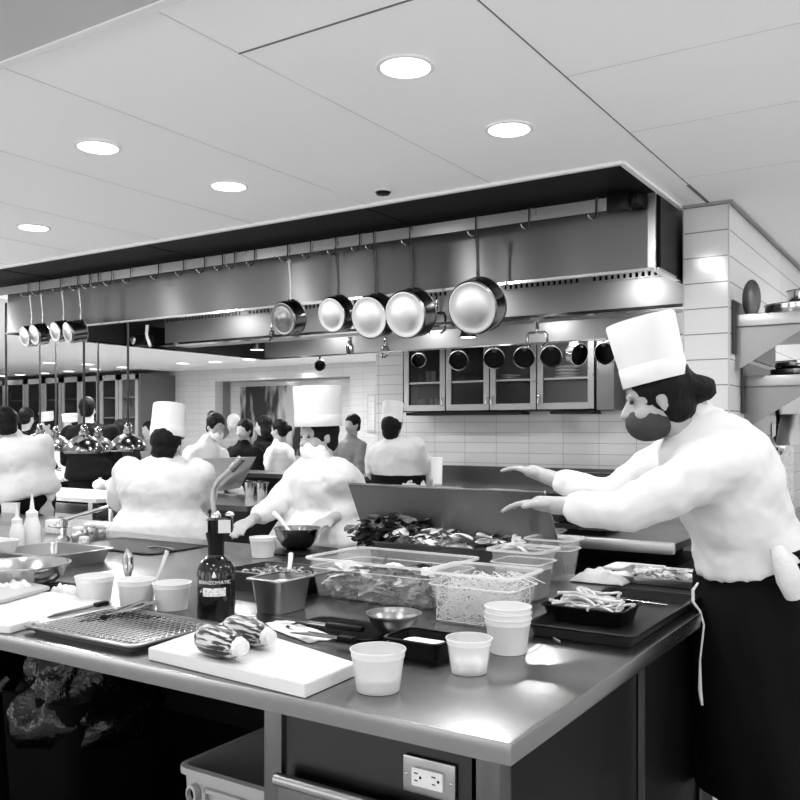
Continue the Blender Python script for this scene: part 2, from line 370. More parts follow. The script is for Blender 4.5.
def hood_lamp(px, py, Y, lb):
    p = pY(px, py, Y); t = thing('hood_lamp', p, lb, 'lamp', group='lamps inside the hood')
    MB().lathe([(.02, .10), (.04, .08), (.075, -.03), (.07, -.03), (.03, .06)], 20).build('lamp_shade', M['rubber'], t)
    MB().lathe([(.066, -.028), (.035, .06), (.001, .065)], 20).build('diffuser', M['lampfar'], t)
    mb = MB(); mb.cap((0, 0, .09), (0, 0, .20), .012, .012); mb.build('bracket', M['rubber'], t)
hood_lamp(468, 334, 6.6, 'small bright lamp inside the hood just below the rightmost hanging pan')
hood_lamp(257, 347, 6.6, 'small bright lamp inside the hood below the leftmost centre pan')
# pan rail and its hooks
RY, RZ = 3.90, 2.485
t = thing('pan_rail', (0, 0, 0), 'long flat steel pan rail along the front of the hood', 'pan rail')
mb = MB(); mb.box(((-6.5 - 1.39) / 2, RY, RZ), (6.5 - 1.39, .008, .058)); mb.build('rail_bar', steel('rail_steel', .36, .28, .03, (2, 2, 2), .6), t, smooth=False)
mb = MB(); mb.box((-1.34, RY + .02, RZ + .005), (.10, .06, .085), bev=.004); mb.box((-1.28, RY + .09, RZ + .02), (.05, .14, .05), bev=.004); mb.build('end_bracket', M['black'], t)
for x in (-2.6, -4.4): 
    mb = MB(); mb.box((x, RY + .08, RZ + .01), (.02, .15, .02)); mb.build('bracket', M['black'], t)
def make_hook():
    mb = MB(); mb.tube([(0, .016, .012), (0, .014, .034), (0, 0, .040), (0, -.012, .034), (0, -.013, .0), (0, -.013, -.045), (-.004, -.02, -.062), (-.01, -.036, -.070), (-.018, -.052, -.064), (-.022, -.060, -.050)], .0042, 8)
    return mb.build('pan_hook', M['polish'])
hk = make_hook(); hook_x = []
for i, (px, lb) in enumerate([(30, 'p'), (41, 'p'), (62, 'p'), (79, 'p'), (91, 0), (100, 0), (113, 0), (132, 0), (160, 0), (185, 0), (206, 0), (224, 0), (236, 0), (256, 0), (289, 'p'), (312, 0), (337, 'p'), (361, 0), (375, 'p'), (411, 'p'), (477, 'p'), (530, 0), (597, 0)]):
    p = pY(px, 250, RY); o = hk if i == 0 else dup(hk); o.location = (p.x, RY, RZ)
    i_e = sum(1 for q_ in hook_x if q_); hook_x.append(lb == 0)
    ORD = ['first', 'second', 'third', 'fourth', 'fifth', 'sixth', 'seventh', 'eighth', 'ninth', 'tenth']
    s = 'steel pan hook on the long hood rail holding a hanging saucepan' if lb == 'p' else 'empty steel pan hook on the long hood rail'
    if lb == 'p': s = 'steel rail hook holding ' + {30: 'the small pan at the far left end', 41: 'the second small pan from the left', 62: 'the third small pan from the left', 79: 'the fourth small pan from the left', 289: 'the grey-based pan, first of the centre five', 337: 'the second of the five centre pans', 375: 'the scratched pan amid the centre five', 411: 'the pan left of the tap-like hook', 477: 'the largest pan at the right'}[px]
    elif px < 280: s = ORD[i_e] + ' empty rail hook to the right of the four small left pans'
    else: s = {312: 'empty rail hook between the first and second centre pans', 361: 'empty rail hook just left of the middle pan\'s hook', 530: 'empty rail hook right of the largest pan', 597: 'empty rail hook at the right end beside the black bracket'}[px]
    tag(o, s, 'hook', 'hooks holding pans' if lb == 'p' else 'empty hooks on the rail')
# saucepans hanging base-forward from the front rail
def make_pan(name, R, depth, hl, handle, base=None, ang=20, yaw=0, black_handle=True, facing=1, label='', px=0, rail=None, group=None, hookz=.070):
    """origin at the hook; the pan hangs below; its base (facing=1) or its mouth (facing=-1) turned to the viewer"""
    ry, rz = rail or (RY - .040, RZ)
    p = pY(px, 250, ry); t = thing(name, (p.x, ry, rz - hookz), label, 'saucepan', rz=math.radians(yaw), group=group)
    a = math.radians(ang)
    # pan frame: origin rim centre; axis (base->mouth)
    ax = V((0, math.cos(a), math.sin(a))) * facing
    if facing < 0: ax = V((0, -math.cos(a), -math.sin(a) ))
    upv = V((0, -math.sin(a), math.cos(a)))
    if facing < 0: upv = V((0, -math.sin(a), math.cos(a)))
    top = V((0, 0, 0)); rimtop = V((0, .01, -hl))
    rc = rimtop - upv * R
    zx = ax; xx = upv.cross(zx).normalized(); yy = zx.cross(xx)
    mt = Matrix.Translation(rc - zx * depth) @ Matrix(((xx.x, yy.x, zx.x), (xx.y, yy.y, zx.y), (xx.z, yy.z, zx.z))).to_4x4()
    th = .0035
    MB().lathe([(R * .93, 0), (R * .985, .006), (R, .02), (R, depth), (R + .004, depth + .003), (R - .002, depth + .004)], 40, mt, cap1=False, cap0=False).build('pan_wall', M['panouter'] if facing > 0 else M['polish'], t)
    MB().lathe([(R - .002, depth + .004), (R - th, depth - .002), (R - th, .012), (R * .9, .005), (.001, .005)], 40, mt, cap0=False).build('pan_inside', M['inner'], t)
    MB().lathe([(.001, -.0012), (R * .55, -.001), (R * .56, -.0004), (R * .86, -.0004), (R * .88, -.001), (R * .93, 0)], 40, mt, cap1=False).build('pan_base', base or M['panbase'], t)
    hm = M['iron'] if black_handle else M['steel']
    mb = MB(); hw = .011 if black_handle else .007
    P = [rimtop - upv * .018 - V((0, .0, .0)), rimtop + V((0, .0, .02)), rimtop * .75 + V((0, .006, 0)), rimtop * .4 + V((0, .004, 0)), V((0, 0, -.02)), V((0, 0, -.004))]
    rs = [hw * .8, hw * .9, hw * .7, hw * .8, hw * 1.1, hw * .9]
    R_ = []
    for q, r in zip(P, rs): R_.append([q + V((r * math.cos(2 * math.pi * k / 10), r * .55 * math.sin(2 * math.pi * k / 10), 0)) for k in range(10)])
    mb.rings(R_); mb.tube([(0, 0, .006 + .0), (.010, 0, .0), (.012, 0, -.008), (0, 0, -.016), (-.012, 0, -.008), (-.010, 0, 0)], .004, 6, closed=True)
    mb.build('handle', hm, t)
    mb = MB(); mb.box(rimtop - upv * .02 + ax * (-.004 if facing > 0 else .004), (.04, .012, .03), bev=.003); mb.build('handle_plate', hm, t)
    return t
# (px hook, px centre, py centre, R, depth, black, label)
for px, py, r, dp, bk, ang, yaw, lb in [
    (289, 316, .098, .085, False, 14, -6, 'steel saucepan with a dull grey base, leftmost of the five centre pans'),
    (337, 312, .098, .085, True, 14, -4, 'saucepan with a bright round base, second of the five centre pans'),
    (375, 314, .116, .10, True, 14, 0, 'saucepan with a scratched white base, in the middle of the five centre pans'),
    (411, 311, .125, .105, True, 14, 0, 'large saucepan with a white base just left of the tap-like hook'),
    (477, 303, .135, .11, True, 16, 2, 'largest black-handled saucepan hanging alone at the right'),
    (30, 335, .075, .07, False, 12, -8, 'small steel saucepan at the far left end of the rail'),
    (41, 333, .075, .08, False, 12, -8, 'small steel saucepan second from the left end of the rail'),
    (62, 330, .072, .08, False, 12, -8, 'small steel saucepan third from the left end of the rail'),
    (79, 330, .075, .11, False, 12, -14, 'small deep steel saucepan, fourth from the left end of the rail')]:
    zc = pY(px, py, RY - .05).z
    hl = (RZ - .070) - zc - r * math.cos(math.radians(ang))
    make_pan('hanging_saucepan', r, dp, hl, None, M['panbase'] if bk else M['panouter'] if px == 289 else M['panbase'], ang, yaw, bk, 1, lb, px, group='saucepans on the front rail')
# rear rail and the small pans that show their black insides
RRY, RRZ = 7.12, 2.30
t = thing('rear_pan_rail', (0, 0, 0), 'steel rail behind the hood that the small black-lined pans hang from', 'pan rail')
mb = MB(); mb.box((-3.6, RRY + .004, RRZ), (4.9, .008, .03))
for x in (-2, -3.5, -5): mb.box((x, RRY - .06, RRZ), (.02, .13, .02))
mb.box((-3.6, RRY, RRZ-.02), (4.9, .01, .012)); mb.build('rail_bar', M['steel'], t, smooth=False)
for k, (px, py, r, yaw, lb) in enumerate([
    (418, 360, .068, 20, 'small black-lined pan in front of the left cabinet door, smallest of its row'),
    (458, 360, .090, 25, 'black-lined pan hanging in front of the second cabinet door'),
    (494, 358, .093, 25, 'black-lined pan hanging between the second and third cabinet doors'),
    (524, 357, .093, 25, 'black-lined pan hanging in front of the third cabinet door'),
    (551, 356, .093, 25, 'black-lined pan hanging at the seam of the last two cabinet doors'),
    (582, 354, .095, 65, 'black-lined pan turned sideways in front of the last cabinet door'),
    (603, 353, .093, -8, 'black-lined pan hanging at the right edge of the cabinet beside the tall hat'),
    (320, 365, .055, 40, 'tiny black-lined pan hanging alone over the painted opening')]):
    zc = pY(px, py, RRY).z; hl = RRZ - .02 - zc - r * .95
    make_pan('hanging_saucepan', r, .085, max(.02, hl), None, None, 14, yaw, True, -1, lb, px, rail=(RRY, RRZ), group='small pans on the rear rail', hookz=.02)
# tap-like double hooks dropping from the hood
def drop_hook(px, py0, py1, Y, lb, wide=.07):
    a = pY(px, py0, Y); b = pY(px, py1, Y); t = thing('double_hook', a, lb, 'hook')
    h = a.z - b.z
    mb = MB(); mb.cap((0, 0, 0), (0, 0, -h * .5), .010, .010); mb.build('drop_rod', M['polish'], t)
    mb = MB(); mb.tube([(-wide, 0, -h), (-wide, 0, -h * .62), (-wide * .8, 0, -h * .52), (0, 0, -h * .5), (wide * .8, 0, -h * .52), (wide, 0, -h * .62), (wide, 0, -h)], .011, 8); mb.build('cross_bar', M['polish'], t)
    mb = MB(); mb.cap((-wide, 0, -h), (-wide + .02, -.03, -h - .03), .009, .007); mb.cap((wide, 0, -h), (wide - .02, -.03, -h - .03), .009, .007); mb.build('hook_tip', M['polish'], t)
drop_hook(437, 296, 330, 5.44, 'pale tap-like double hook between the two largest hanging pans')
drop_hook(537, 322, 343, 5.44, 'steel double hook hanging below the hood rim above the cabinet doors')
drop_hook(385, 338, 355, HYB - .035, 'small double hook hanging under the centre pans', .03)
drop_hook(349, 338, 352, HYB - .035, 'small hook under the second centre pan', .02)
drop_hook(272, 324, 338, 5.44, 'small pale hook just below the leftmost centre pan', .015)
# black spot fixture at left inside the hood
p = pY(150, 340, 5.3); t = thing('spot_lamp', p, 'black spot lamp with a pale arm under the left part of the hood', 'lamp')
MB().box((-.09, 0, 0), (.17, .12, .10), bev=.02).build('housing', M['black'], t); MB().ell((-.15, -.06, 0), (.035, .02, .035)).build('lens', M['panbase'], t)
MB().tube([(.0, -.03, .13), (-.01, -.03, .04), (.06, -.05, -.06)], .014, 8).build('arm', M['white'], t)

# ------------------------------------------------------------------ wall cabinet with four glazed doors
t = thing('wall_cabinet', (0, 0, 0), 'stainless steel wall cabinet with glazed doors on the tiled back wall', 'cabinet')
CYF = 7.68; cx = [pY(x, 400, CYF).x for x in (404, 446, 490, 537, 595)]; ctop, cbot = 2.38, pY(500, 411, CYF).z
mb = MB(); W = cx[-1] - cx[0] + .02; cm = (cx[0] + cx[-1]) / 2
mb.box((cm, 7.985, (ctop + cbot) / 2), (W, .02, ctop - cbot)); mb.box((cm, 7.84, cbot + .01), (W, .3, .02)); mb.box((cm, 7.84, ctop), (W, .3, .02))
for x in (cx[0] - .01, cx[2], cx[-1] + .01): mb.box((x, 7.84, (ctop + cbot) / 2), (.02, .3, ctop - cbot))
mb.build('body', M['black'], t, smooth=False)
mb = MB(); mb.box((cm, 7.83, 1.93), (W - .04, .24, .02)); mb.build('shelf', M['steel'], t, smooth=False)
mb = MB(); mb.box((cx[-1] + .10, 7.83, (ctop + cbot) / 2), (.16, .32, ctop - cbot)); mb.build('side_box', steel('cab_side_steel', .14, .35), t, smooth=False)
for k in range(4):
    a, b = cx[k] + .006, cx[k + 1] - .006; fw = .06
    d = MB()
    for q in ((a + fw / 2, fw, cbot + .01, ctop), (b - fw / 2, fw, cbot + .01, ctop)): d.box((q[0], CYF, (q[2] + q[3]) / 2), (q[1], .025, q[3] - q[2]), bev=.003)
    d.box(((a + b) / 2, CYF, cbot + .01 + fw / 2), (b - a - 2 * fw, .024, fw)); d.box(((a + b) / 2, CYF, ctop - fw / 2), (b - a - 2 * fw, .024, fw))
    if True: d.box(((a + b) / 2, CYF + .004, 1.93), (b - a - 2 * fw, .012, .018))
    dr = d.build('door', steel('door_steel', .30, .3, .08), t, smooth=False)
    g = MB(); g.box(((a + b) / 2, CYF + .012, (ctop + cbot) / 2), (b - a - 2 * fw + .01, .004, ctop - cbot - .13)); g.build('pane', clear('door_glass', .015, .45, .08), dr, smooth=False)
    hx = b - .02 if k % 2 == 0 else a + .02
    if k == 1: hx = b - .02
    if k == 2: hx = a + .02
    h = MB(); h.cap((hx, CYF - .04, cbot + .06), (hx, CYF - .04, cbot + .14), .008, .008); h.build('handle', M['polish'], dr)
mb = MB(); mb.box((pY(462, 400, 7.7).x, 7.78, cbot - .02), (pY(518, 413, 7.7).x - pY(404, 413, 7.7).x, .2, .03)); mb.build('under_light', M['rubber'], t, smooth=False)
mb = MB(); mb.box((pY(572, 400, 7.7).x, 7.78, cbot - .02), (.42, .2, .03)); mb.build('under_light', M['rubber'], t, smooth=False)
# what stands in the cabinet
gl = None
for i, (px, z, hgt) in enumerate([(419, cbot + .02, .12), (424, cbot + .02, .14), (432, cbot + .02, .12), (437, cbot + .02, .15), (428, 1.94, .16), (433, 1.94, .13)]):
    p = pY(px, 400, 7.84)
    if gl is None: gl = MB().lathe([(.022, 0), (.028, .12), (.025, .12), (.019, .006)], 16).build('drinking_glass', M['glasses'])
    o = gl if i == 0 else dup(gl)
    o.location = (p.x, 7.84, z); tag(o, 'pale drinking glass on a shelf behind the left cabinet door', 'glass', 'glasses in the wall cabinet')
pl = None
for i in range(6):
    p = pY(567 if i < 4 else 509, 360, 7.84)
    if pl is None: pl = MB().lathe([(.06, 0), (.11, .012), (.112, .02), (.06, .008)], 24).build('white_plate', M['white'])
    o = pl if i == 0 else dup(pl)
    o.location = (p.x, 7.84, 1.94 + .03 * (i % 4)); tag(o, 'white plate stacked on the upper shelf behind a cabinet door', 'plate', 'plates in the wall cabinet')
# counter along the back wall, dark upstand
t = thing('back_counter', (0, 0, 0), 'dark counter with a raised splash panel under the tiled back wall', 'counter')
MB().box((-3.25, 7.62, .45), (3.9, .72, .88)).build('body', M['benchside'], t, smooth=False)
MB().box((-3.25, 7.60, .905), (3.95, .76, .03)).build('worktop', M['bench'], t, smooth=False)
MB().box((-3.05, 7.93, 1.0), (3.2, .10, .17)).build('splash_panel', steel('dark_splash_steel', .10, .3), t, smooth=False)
# utensils / tubs standing there
for px, lb in ((428, 'tall pale tub at the left end of the back counter beside the far cook'), (437, 'tall pale tub on the back counter, right of its twin')):
    p = pY(px, 470, 7.5); o = MB().lathe([(.05, 0), (.058, .25), (.062, .252), (.06, .26), (.052, .258), (.046, .01)], 20).build('storage_tub', M['white']); o.location = (p.x, 7.5, .92); tag(o, lb, 'tub')

# ------------------------------------------------------------------ steel cooking line beyond the table
t = thing('cooking_range', (0, 0, 0), 'long steel cooking range under the hood with a bright front edge', 'range')
SX0, SX1 = -2.35, -1.0
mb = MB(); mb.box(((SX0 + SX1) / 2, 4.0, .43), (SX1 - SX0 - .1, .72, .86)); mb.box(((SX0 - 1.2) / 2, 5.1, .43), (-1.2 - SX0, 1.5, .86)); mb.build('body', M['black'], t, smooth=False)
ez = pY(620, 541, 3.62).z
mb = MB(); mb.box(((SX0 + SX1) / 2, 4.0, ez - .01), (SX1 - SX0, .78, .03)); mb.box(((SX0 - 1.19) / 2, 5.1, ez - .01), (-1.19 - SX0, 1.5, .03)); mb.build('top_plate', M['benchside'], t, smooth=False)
mb = MB(); mb.box(((SX0 + SX1) / 2, 3.605, ez - .015), (SX1 - SX0, .04, .05), bev=.012); mb.build('front_edge', steel('edge_steel', .6, .42), t)
mb = MB(); mb.box((-1.8, 5.8, ez + .09), (1.1, .06, .17)); mb.build('back_guard', steel('dark_guard_steel', .09, .3), t, smooth=False)
def bowl(name, p, R, h, m, lb, cat='bowl', n=36):
    o = MB().lathe([(R * .42, 0), (R * .62, h * .12), (R * .86, h * .5), (R * .97, h), (R * 1.03, h), (R * 1.03, h - .003), (R * .955, h - .006), (R * .83, h * .48), (R * .58, h * .14), (.001, h * .05)], n).build(name, m)
    o.location = p; return tag(o, lb, cat)
bowl('steel_bowl', pz(572, 527, ez), .12, .07, M['polish'], 'shiny bowl on the range just right of the leaning steel panel')
p = pz(595, 526, ez); bowl('steel_bowl', p, .10, .09, M['polish'], 'shiny bowl on the range nearest the cook\'s lower sleeve')
o = MB().rr([(.16, .1, .02, 0), (.165, .105, .02, .025), (.15, .09, .02, .025), (.145, .085, .02, .008)], cap1=True).build('black_pan', M['black']); o.location = pz(570, 535, ez) + V((0, .1, .004)); tag(o, 'low black pan on the range edge beside the leaning panel', 'pan')

# ------------------------------------------------------------------ the big steel table in front
TX1, TY0, TY1, TX0 = -.662, 1.377, 3.12, -4.3
tb = thing('prep_table', ((TX0 + TX1) / 2, (TY0 + TY1) / 2, 0), 'large stainless steel prep table filling the foreground', 'table')
off = -V(tb.location)
def part(mb, name, m, parent=tb, **k):
    o = mb.build(name, m, parent, **k); o.location = -parent.location if parent.parent is None else (0, 0, 0); return o
mb = MB(); mb.box(((TX0 + TX1) / 2, (TY0 + TY1) / 2, TT - .021), (TX1 - TX0, TY1 - TY0, .042), bev=.005)
part(mb, 'tabletop', M['bench'])
bx0, bx1 = pY(264, 760, 1.46).x, pY(501, 780, 1.46).x
mb = MB(); mb.box((pY(274, 760, 1.46).x, 1.48, .43), (.05, .05, .86), bev=.003); part(mb, 'leg', steel('leg_steel', .12, .35))
mb = MB(); mb.box((-4.1, 1.48, .43), (.05, .05, .86), bev=.003); part(mb, 'leg', M['benchside'])
lx = bx1 - .025
mb = MB(); mb.box((lx, 1.48, .43), (.05, .05, .86), bev=.003); part(mb, 'leg', steel('leg_steel', .10, .35))
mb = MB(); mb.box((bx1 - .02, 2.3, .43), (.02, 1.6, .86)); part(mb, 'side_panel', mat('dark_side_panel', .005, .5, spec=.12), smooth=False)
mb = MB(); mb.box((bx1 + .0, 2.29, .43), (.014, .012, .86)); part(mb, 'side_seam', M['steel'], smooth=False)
mb = MB(); mb.box(((TX0 + bx1) / 2, 2.9, .43), (bx1 - TX0, .03, .86)); mb.box((TX0 + .1, 2.2, .43), (.03, 1.4, .86)); part(mb, 'back_panel', M['black'], smooth=False)  # unseen black panels added to keep the space under the table dark
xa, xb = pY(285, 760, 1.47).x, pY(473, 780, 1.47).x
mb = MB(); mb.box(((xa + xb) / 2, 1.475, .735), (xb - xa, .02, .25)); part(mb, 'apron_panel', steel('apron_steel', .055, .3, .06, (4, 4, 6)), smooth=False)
zl = pY(287, 775, 1.45).z
dw = part(MB().box(((xa + xb) / 2, 1.455, zl - .21), (xb - xa - .01, .03, .40), bev=.004), 'drawer', steel('drawer_steel', .15, .3))
part(MB().tube([(xa + .01, 1.43, zl - .004), (xb - .01, 1.43, zl - .004)], .014, 10), 'drawer_lip', M['steel'])
mb = MB(); mb.box(((TX0 + bx1) / 2, 2.2, .12), (bx1 - TX0 - .1, 1.5, .03)); part(mb, 'added_undershelf', M['black'], smooth=False)  # black shelf added to hide the pale floor and keep this space dark
# electrical outlet
q = pY(431, 777, 1.465)
t = thing('electrical_outlet', (q.x, 1.465, q.z), 'steel wall plate with a white double socket on the table\'s front panel', 'outlet')
MB().box((0, -.006, 0), (.118, .008, .072), bev=.004).build('plate', M['plate'], t)
so = MB().box((0, -.013, 0), (.070, .008, .036), bev=.003).build('socket', M['white'], t)
mb = MB()
for sx in (-1, 1):
    mb.box((sx * .02 - .004, -.0172, .008), (.009, .001, .0022)); mb.box((sx * .02 - .004, -.0172, -.006), (.007, .001, .0022)); mb.ell((sx * .02 + .006 * 1, -.0172, .001), (.003, .001, .003), u=8, v=6)
mb.build('slots', M['black'], so, smooth=False)
for sx in (-1, 1): MB().ell((sx * .05, -.0105, 0), (.0035, .002, .0035), u=10, v=6).build('screw', M['polish'], t)

# inset wells and taps at the left rear of the table
def on(px, py, z=TT): return pz(px, py, z)
t = thing('sink_well', on(135, 546), 'dark recessed steel well set into the left rear of the table', 'sink')
L_, W_ = .62, .36
mb = MB(); mb.rr([(L_ / 2, W_ / 2, .03, .003), (L_ / 2 - .02, W_ / 2 - .02, .02, .003), (L_ / 2 - .03, W_ / 2 - .03, .02, .0015)], cap0=True, cap1=False); mb.build('rim', M['steel'], t)
mb = MB(); mb.box((0, 0, .0025), (L_ - .05, W_ - .05, .002)); mb.build('cover', M['inner'], t, smooth=False)
mb = MB(); mb.tube([(.12, -.02, .006), (.16, -.02, .012), (.24, -.02, .012), (.28, -.02, .006)], .006); mb.build('handle', M['polish'], t)
t = thing('sink_basin', on(52, 562), 'open steel basin with thin walls standing at the left behind the bowl', 'sink')
mb = MB(); mb.rr([(.17, .14, .03, 0), (.185, .155, .03, .05), (.195, .165, .03, .05), (.195, .165, .03, .054), (.18, .15, .03, .054), (.165, .135, .03, .008)], cap0=True, cap1=True); mb.build('basin', M['steel'], t)
p = on(64, 540)
t = thing('faucet', p, 'steel faucet with a long straight pipe slanting up to the right', 'faucet')
MB().lathe([(.03, 0), (.03, .012), (.018, .02), (.016, .06), (.022, .065), (.022, .10), (.01, .105)], 20).build('body', M['polish'], t)
e = pd(108, 507, (p - V((0, 0, CH))).dot(V((-SY, CY, 0)))) - p
MB().tube([(0, 0, .085), (0, -.0, .10), e * .6 + V((0, 0, .04)), e, e + V((.02, 0, -.01)), e + V((.022, 0, -.07))], .011, 10).build('pipe', M['polish'], t)
MB().cap((0, 0, .06), (-.06, -.04, .07), .009, .007).build('lever', M['polish'], t)
o = MB().box((0, 0, .035), (.09, .07, .07), bev=.008).build('white_box', M['white']); o.location = on(56, 533); tag(o, 'small white box beside the faucet base', 'box')
for px, py, r, h, lb in ((78, 540, .03, .05, 'little shiny jar just right of the faucet'), (90, 538, .032, .06, 'little shiny jar behind the front edge of the dark well, second from the faucet'), (101, 537, .028, .05, 'little shiny jar, third from the faucet'), (84, 548, .025, .04, 'little shiny jar nearest the dark well')):
    t = thing('small_jar', on(px, py), lb, 'jar', group='shiny jars by the faucet')
    MB().lathe([(r * .9, 0), (r, .005), (r, h * .8), (r * .8, h)], 18).build('body', M['polish'], t); MB().lathe([(r * .85, h), (r * .85, h + .012), (r * .5, h + .014)], 18).build('lid', M['white'], t)
# squeeze bottles and carton
def squeeze(px, py, s, m, lb):
    t = thing('squeeze_bottle', on(px, py), lb, 'bottle', group='squeeze bottles')
    MB().lathe([(.028 * s, 0), (.032 * s, .01), (.032 * s, .10 * s), (.024 * s, .13 * s), (.02 * s, .14 * s)], 22).build('body', m, t)
    MB().lathe([(.023 * s, .138 * s), (.023 * s, .155 * s), (.010 * s, .165 * s), (.003 * s, .225 * s)], 18).build('nozzle_cap', M['white'], t)
squeeze(17, 553, .95, M['white'], 'white squeeze bottle at the left with a short slim nozzle')
squeeze(32, 551, 1.12, M['milky'], 'taller milky squeeze bottle with a pointed nozzle')
o = MB().rr([(.05, .04, .02, 0), (.09, .055, .03, .085), (.08, .045, .025, .085), (.045, .035, .02, .01)]).build('white_scoop', M['white']); o.location = on(-2, 560); tag(o, 'white plastic scoop tub at the left edge of the table', 'tub')
bowl('mixing_bowl', on(22, 588), .155, .085, steel('bowl_steel', .6, .22, .03), 'wide polished mixing bowl at the left on the black grate')
o = MB(); 
for k in range(12): o.box((-.2 + k * .036, 0, .004), (.01, .30, .006))
o.box((0, -.15, .004), (.42, .012, .008)); o.box((0, .15, .004), (.42, .012, .008)); o = o.build('black_grate', M['black'], smooth=False); o.location = on(30, 592); tag(o, 'black slatted grate under the wide mixing bowl', 'grate')
# crumpled cloths
def crumple(name, p, sx, sy, h, m, lb, cat, seed=0, rz=0):
    mb = MB(); n = 16; rows = []
    for i in range(n):
        rw = []
        for j in range(n):
            x, y = (i / (n - 1) - .5), (j / (n - 1) - .5)
            k = noise.noise(V((x * 4 + seed, y * 4, seed))) ; e = max(0, 1 - (2 * max(abs(x), abs(y))) ** 4)
            rw.append(mb.b.verts.new((x * sx * (1 + .15 * k), y * sy * (1 - .15 * k), .004 + e * h * (.5 + .8 * abs(k)))))
        rows.append(rw)
    for i in range(n - 1):
        for j in range(n - 1): mb.b.faces.new((rows[i][j], rows[i + 1][j], rows[i + 1][j + 1], rows[i][j + 1]))
    o = mb.build(name, m, solid=.003); sm = o.modifiers.new('smooth', 'SUBSURF'); sm.levels = 1; sm.render_levels = 1
    o.location = p; o.rotation_euler = (0, 0, rz); return tag(o, lb, cat)
crumple('cloth', on(15, 597), .12, .09, .07, M['towel'], 'crumpled white cloth in front of the wide mixing bowl', 'cloth', 3)
crumple('cloth', on(66, 597), .09, .07, .05, M['towel'], 'rolled white cloth at the back edge of the left cutting board', 'cloth', 9)
# left cutting boards
def board(corners, th, m, name, lb):
    q = [on(*c) for c in corners]; mb = MB(); mb.prism([(v.x, v.y, 0.001) for v in q], (0, 0, th))
    bmesh.ops.recalc_face_normals(mb.b, faces=mb.b.faces)
    bmesh.ops.bevel(mb.b, geom=list(mb.b.edges), offset=.002, segments=2, affect='EDGES')
    o = mb.build(name, m); o.location = (0, 0, TT); return tag(o, lb, 'cutting board')
board([(-25, 632), (10, 634), (105, 608), (52, 598), (-25, 601)], .02, M['board'], 'cutting_board', 'white cutting board at the left edge of the table under the crumpled wrap')
o = board([(-30, 616), (5, 611), (50, 597), (20, 590), (-30, 592)], .012, mat('grey_board', .42, .5), 'cutting_board', 'grey board overlapping the back of the left white cutting board')
o.location.z = TT + .022
# main white cutting board
bo = board([(148, 660), (305, 699), (357, 676), (225, 632)], .028, M['board'], 'cutting_board', 'large thick white cutting board at the front edge of the table')
BT = TT + .029
# striped squashes
def squash(a, b, r, lb):
    a, b = V(a), V(b); t = thing('striped_squash', a + V((0, 0, r)), lb, 'squash'); d = (b - a); Ln = d.length; d.normalize()
    t.rotation_euler = d.to_track_quat('Z', 'Y').to_euler()
    prof = [(r * .25, -.0), (r * .7, .008), (r * .95, .03), (r, .06), (r * .98, Ln * .55), (r * .82, Ln * .8), (r * .62, Ln * .93)]
    MB().lathe(prof, 32).build('body', M['squash'], t)
    MB().lathe([(r * .64, Ln * .925), (r * .55, Ln * .96), (r * .42, Ln * .985), (r * .5, Ln * 1.03), (r * .3, Ln * 1.035)], 10).build('stem', M['cut'], t)
squash(pz(201, 652, BT), pz(242, 664, BT), .036, 'striped squash lying nearer the camera on the big board')
squash(pz(228, 640, BT), pz(270, 652, BT), .034, 'striped squash lying behind its twin on the big board')
# towel and knives
crumple('towel', on(297, 632), .27, .09, .012, M['towel'], 'white folded towel under the knives behind the big board', 'towel', 5, rz=-.35)
def knife(a, b, lift, lb, hand=M['rubber'], blade=M['polish'], bl=.62, name='kitchen_knife'):
    a, b = V(a), V(b); t = thing(name, a + V((0, 0, lift)), lb, 'knife'); d = b - a; t.rotation_euler = (0, 0, math.atan2(d.y, d.x)); L = d.length
    MB().prism([(0, 0, 0), (L * bl, .002, 0), (L * bl, .026, 0), (L * .2, .022, 0)], (0, 0, .0025)).build('blade', blade, t, smooth=False)
    MB().box((L * (bl + 1) / 2, .012, .002), (L * (1 - bl), .022, .014), bev=.005).build('handle', hand, t)
knife(on(270, 626), on(360, 640), .022, 'long black-handled knife lying on the white towel')
knife(on(290, 641), on(352, 650), .020, 'shorter knife at the front edge of the white towel', bl=.75)
knife(on(47, 626), on(110, 611), .022, 'dark-bladed knife lying on the left white board', blade=M['panouter'], bl=.8)
crumple('plastic_wrap', on(42, 627), .13, .07, .03, M['milky'], 'crumpled clear plastic wrap at the corner of the left board', 'wrap', 12)

# wire draining tray with tongs
p = on(122, 632); t = thing('draining_tray', p, 'steel rimmed tray with a wire rack at the left front of the table', 'tray', rz=math.radians(0))
mb = MB(); mb.rr([(.20, .13, .02, 0), (.215, .145, .025, .018), (.225, .155, .03, .018), (.225, .155, .03, .022), (.21, .14, .025, .022), (.198, .128, .02, .004)]); mb.build('pan', steel('tray_steel', .30, .3), t)
mb.__init__(); mb.box((0, 0, .0065), (.37, .24, .003)); mb.build('tray_bed', mat('dark_tray_bed', .02, .5), t, smooth=False)
mb = MB()
for k in range(20): mb.cap((-.19 + k * .02, -.125, .019), (-.19 + k * .02, .125, .019), .0026, .0026, 6)
for k in range(13): mb.cap((-.195, -.125 + k * .0208, .017), (.195, -.125 + k * .0208, .017), .0026, .0026, 6)
mb.build('wire_rack', M['polish'], t)
def tongs(a, b, lb, lift=.03):
    a, b = V(a), V(b); t = thing('tongs', a + V((0, 0, lift)), lb, 'tongs'); d = b - a; t.rotation_euler = (0, 0, math.atan2(d.y, d.x)); L = d.length
    for s in (-1, 1): MB().tube([(0, 0, 0), (L * .5, s * .012, 0), (L * .9, s * .020, 0), (L, s * .014, -.004)], [.006, .006, .007, .010], 8).build('arm', M['polish'], t)
    MB().ell((0, 0, 0), (.010, .012, .008)).build('hinge', M['rubber'], t)
tongs(on(104, 628), on(150, 612), 'steel tongs lying across the wire rack')

